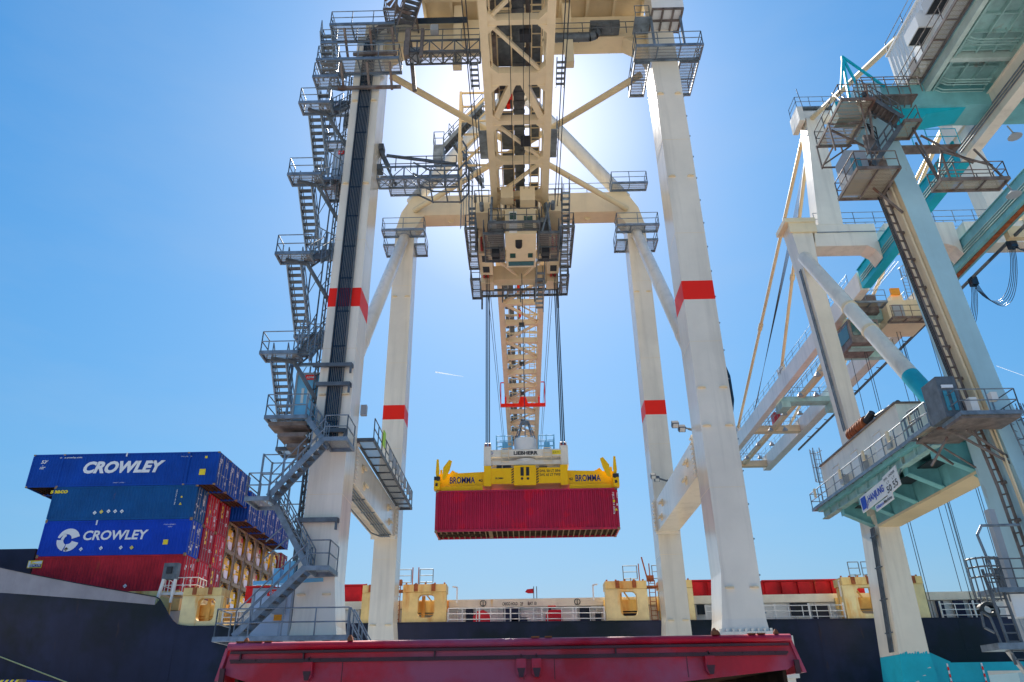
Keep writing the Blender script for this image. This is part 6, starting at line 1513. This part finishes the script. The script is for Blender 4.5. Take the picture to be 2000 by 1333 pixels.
# ------------------------------------------------------------------ the crimson hatch cover in the foreground
HT = thing('hatch_cover', (-.4, 20, 0), 'large crimson steel hatch cover standing across the foreground, lower than the crane legs', 'hatch cover')
YF = 17.0
prof = [(-6.33, 3.02), (-6.42, 2.5), (-6.25, 2.44), (-5.5, 2.22), (-3, 2.02), (1, 2.03), (2.9, 2.18), (4.3, 2.31), (5.5, 2.42), (5.72, 2.55), (5.62, 2.98)]
build(MB().prism([(x, YF + .12, z) for x, z in prof], (0, 9.5, 0)), 'cover_body', bigred, HT)
sf = []
for x, z in prof[1:-1]: sf.append((x * .995, YF + .16, z - .006))
for x, z in reversed(prof[1:-1]): sf.append((x * .995, YF + .16, z + .02))
build(MB().prism(sf, (0, 9.4, 0)), 'dark_underside_sheet', under, HT)  # dark matt sheet added so the underside shows no bright ground reflection
m = MB()
n = 30
for k in range(n):
    a = -6.3 + 11.9 * k / n; b = -6.3 + 11.9 * (k + 1) / n
rim = []
for t in [math.pi * k / 8 for k in range(9)]: rim.append((.14 * math.sin(t), .085 * math.cos(t)))
m.prism([(-6.36, YF + .1 - s, 3.03 + c) for s, c in rim], (12.0, 0, 0)); build(m, 'top_rim', bigred, HT)
m = MB().box(-6.3, 5.58, YF + .02, YF + .12, 2.885, 2.935).box(-6.3, 5.55, YF + .06, YF + .119, 2.735, 2.775); build(m, 'seal_channel', bigredd, HT)
m = MB().box(-6.28, 5.52, YF + .055, YF + .118, 2.70, 2.734)
for k in range(34): m.tube((-6.1 + .345 * k, YF + .03, 2.76), (-6.1 + .345 * k, YF + .06, 2.76), .014, 6)
build(m, 'studded_strip', bigredd, HT)
m = MB()
for x in (-4.75, -1.95, 1.9, -6.1): m.box(x, x + .03, YF + .05, YF + .118, 2.776, 2.884)
for x in (-3.9, -.05, .6, 3.4): m.box(x, x + .012, YF + .112, YF + .119, 2.3, 2.70)
build(m, 'web_seam', bigredd, HT)
for px_ in (601, 1018, 1048, 1388):
    c = at(px_, 1300, YF)
    o = build(MB().prism([(c.x - .1, YF + .118, 2.70), (c.x + .1, YF + .118, 2.70), (c.x + .1, YF + .118, 2.42), (c.x + .04, YF + .118, 2.34), (c.x - .04, YF + .118, 2.34), (c.x - .1, YF + .118, 2.42)], (0, -.13, 0)), 'securing_cleat', bigred, HT)
    build(MB().box(c.x - .012, c.x + .012, YF + .06, YF + .118, 2.66, 2.8).prism([(c.x - .085, YF - .013, 2.52), (c.x + .085, YF - .013, 2.52), (c.x + .04, YF - .013, 2.345), (c.x - .04, YF - .013, 2.345)], (0, -.02, 0)), 'cleat_tongue', bigredd, o)  # dark plate colours in the shade on the cleat's lower front
m = MB().prism([(5.60, YF + .05, 3.0), (5.66, YF + .05, 3.0), (5.86, YF + .05, 2.36), (5.78, YF + .05, 2.36)], (0, 1.6, 0)).prism([(-6.36, YF + .05, 3.0), (-6.42, YF + .05, 3.0), (-6.56, YF + .05, 2.36), (-6.48, YF + .05, 2.36)], (0, 1.6, 0)); build(m, 'end_plate', bigred, HT)
m = MB().box(5.62, 5.72, YF - .02, YF + .05, 2.33, 2.6).box(-6.45, -6.35, YF - .02, YF + .05, 2.33, 2.6); build(m, 'end_stop', bigredd, HT)
m = MB()
for k in range(7): m.box(-5.2 + 1.3 * k, -5.1 + 1.3 * k, YF + .5, YF + 9.4, 1.95, 2.3)
build(m, 'bottom_girder', ribm, HT)
for x in (5.42, -6.2): build(MB().box(x, x + .08, YF + .25, YF + 9.5, 2.0, 2.41), 'side_girder', under, HT)
m = MB()
for x, y, r in ((-4.75 + 1.0, YF + .05, .06), (4.05, YF + .06, .07), (4.12, YF + .1, .05), (5.35, YF + .05, .05), (-6.0, YF + .1, .05)): m.loft([(3.11, x - r, x + r, y - r, y + r), (3.11 + r, x - r * .9, x + r * .7, y - r, y + r), (3.11 + r * 2, x - r * .3, x + r * .2, y - r * .5, y + r * .3)])
for x in (-6.2, -5.95, -5.8, -5.6, 4.75, 4.95): m.box(x, x + .16, YF, YF + .12, 3.11, 3.135)
m.box(.13, .3, YF, YF + .1, 3.11, 3.14).box(.42, .57, YF, YF + .1, 3.11, 3.14); build(m, 'rust_scale', rustd, HT)
for x in (-4.6, 3.8):
    for y in (18.2, 25.4):
        m = MB().box(x - .35, x + .35, y - .35, y + .35, 0, .08).box(x - .7, x + .7, y - .15, y + .15, 1.9, 1.948)
        for dx in (-.3, .3): m.bar((x + dx, y, .08), (x + dx * .5, y, 1.9), .14, .14)
        m.bar((x - .22, y, .7), (x + .22, y, .7), .1, .1)
        tag(build(m, 'support_trestle', galvd, base=(x, y, 0)), 'grey steel trestle under the big crimson hatch cover', 'trestle', 'trestles carrying the crimson hatch cover')
# blue container close by on the left, only its top corner in view
a = at(45, 1327, 22.0)
nb = container((a.x - 12.19, 22.0, .02), 12.19, 2.44, a.z - .02, blue, 'blue container on the quay at lower left, only its top edge with hazard stripes showing', seed=61)
m = MB()
for k in range(8): x = a.x - 1.2 + .14 * k; m.prism([(x, 21.99, a.z - .1), (x + .07, 21.99, a.z - .1), (x + .13, 21.99, a.z - .01), (x + .06, 21.99, a.z - .01)], (0, -.01, 0))
build(m, 'hazard_stripes', yellp, nb)
# vapour trails
vm = bpy.data.materials.new('vapour'); vm.use_nodes = True
vm.node_tree.nodes.remove(vm.node_tree.nodes['Principled BSDF']); vt = vm.node_tree.nodes.new('ShaderNodeBsdfTranslucent'); vt.inputs[0].default_value = (.78, .82, .86, 1); vm.node_tree.links.new(vt.outputs[0], vm.node_tree.nodes['Material Output'].inputs[0])
for p0, p1, r0, r1, lab in (((850, 727), (905, 736), 3.2, 0.6, 'short white vapour trail left of the lattice boom'), ((1946, 715), (2010, 738), 1.3, .9, 'faint thin vapour trail at the right edge of the sky')):
    A = at(*p0, 3000); B = at(*p1, 3000)
    m = MB(); n = 10
    for k in range(n): u = k / n; v_ = (k + 1) / n; m.tube(A.lerp(B, u), A.lerp(B, v_), r0 + (r1 - r0) * u, 8, r2=r0 + (r1 - r0) * v_, cap=k in (0, n - 1))
    tag(build(m, 'vapour_trail', vm, base=A), lab, 'vapour trail', kind='stuff')
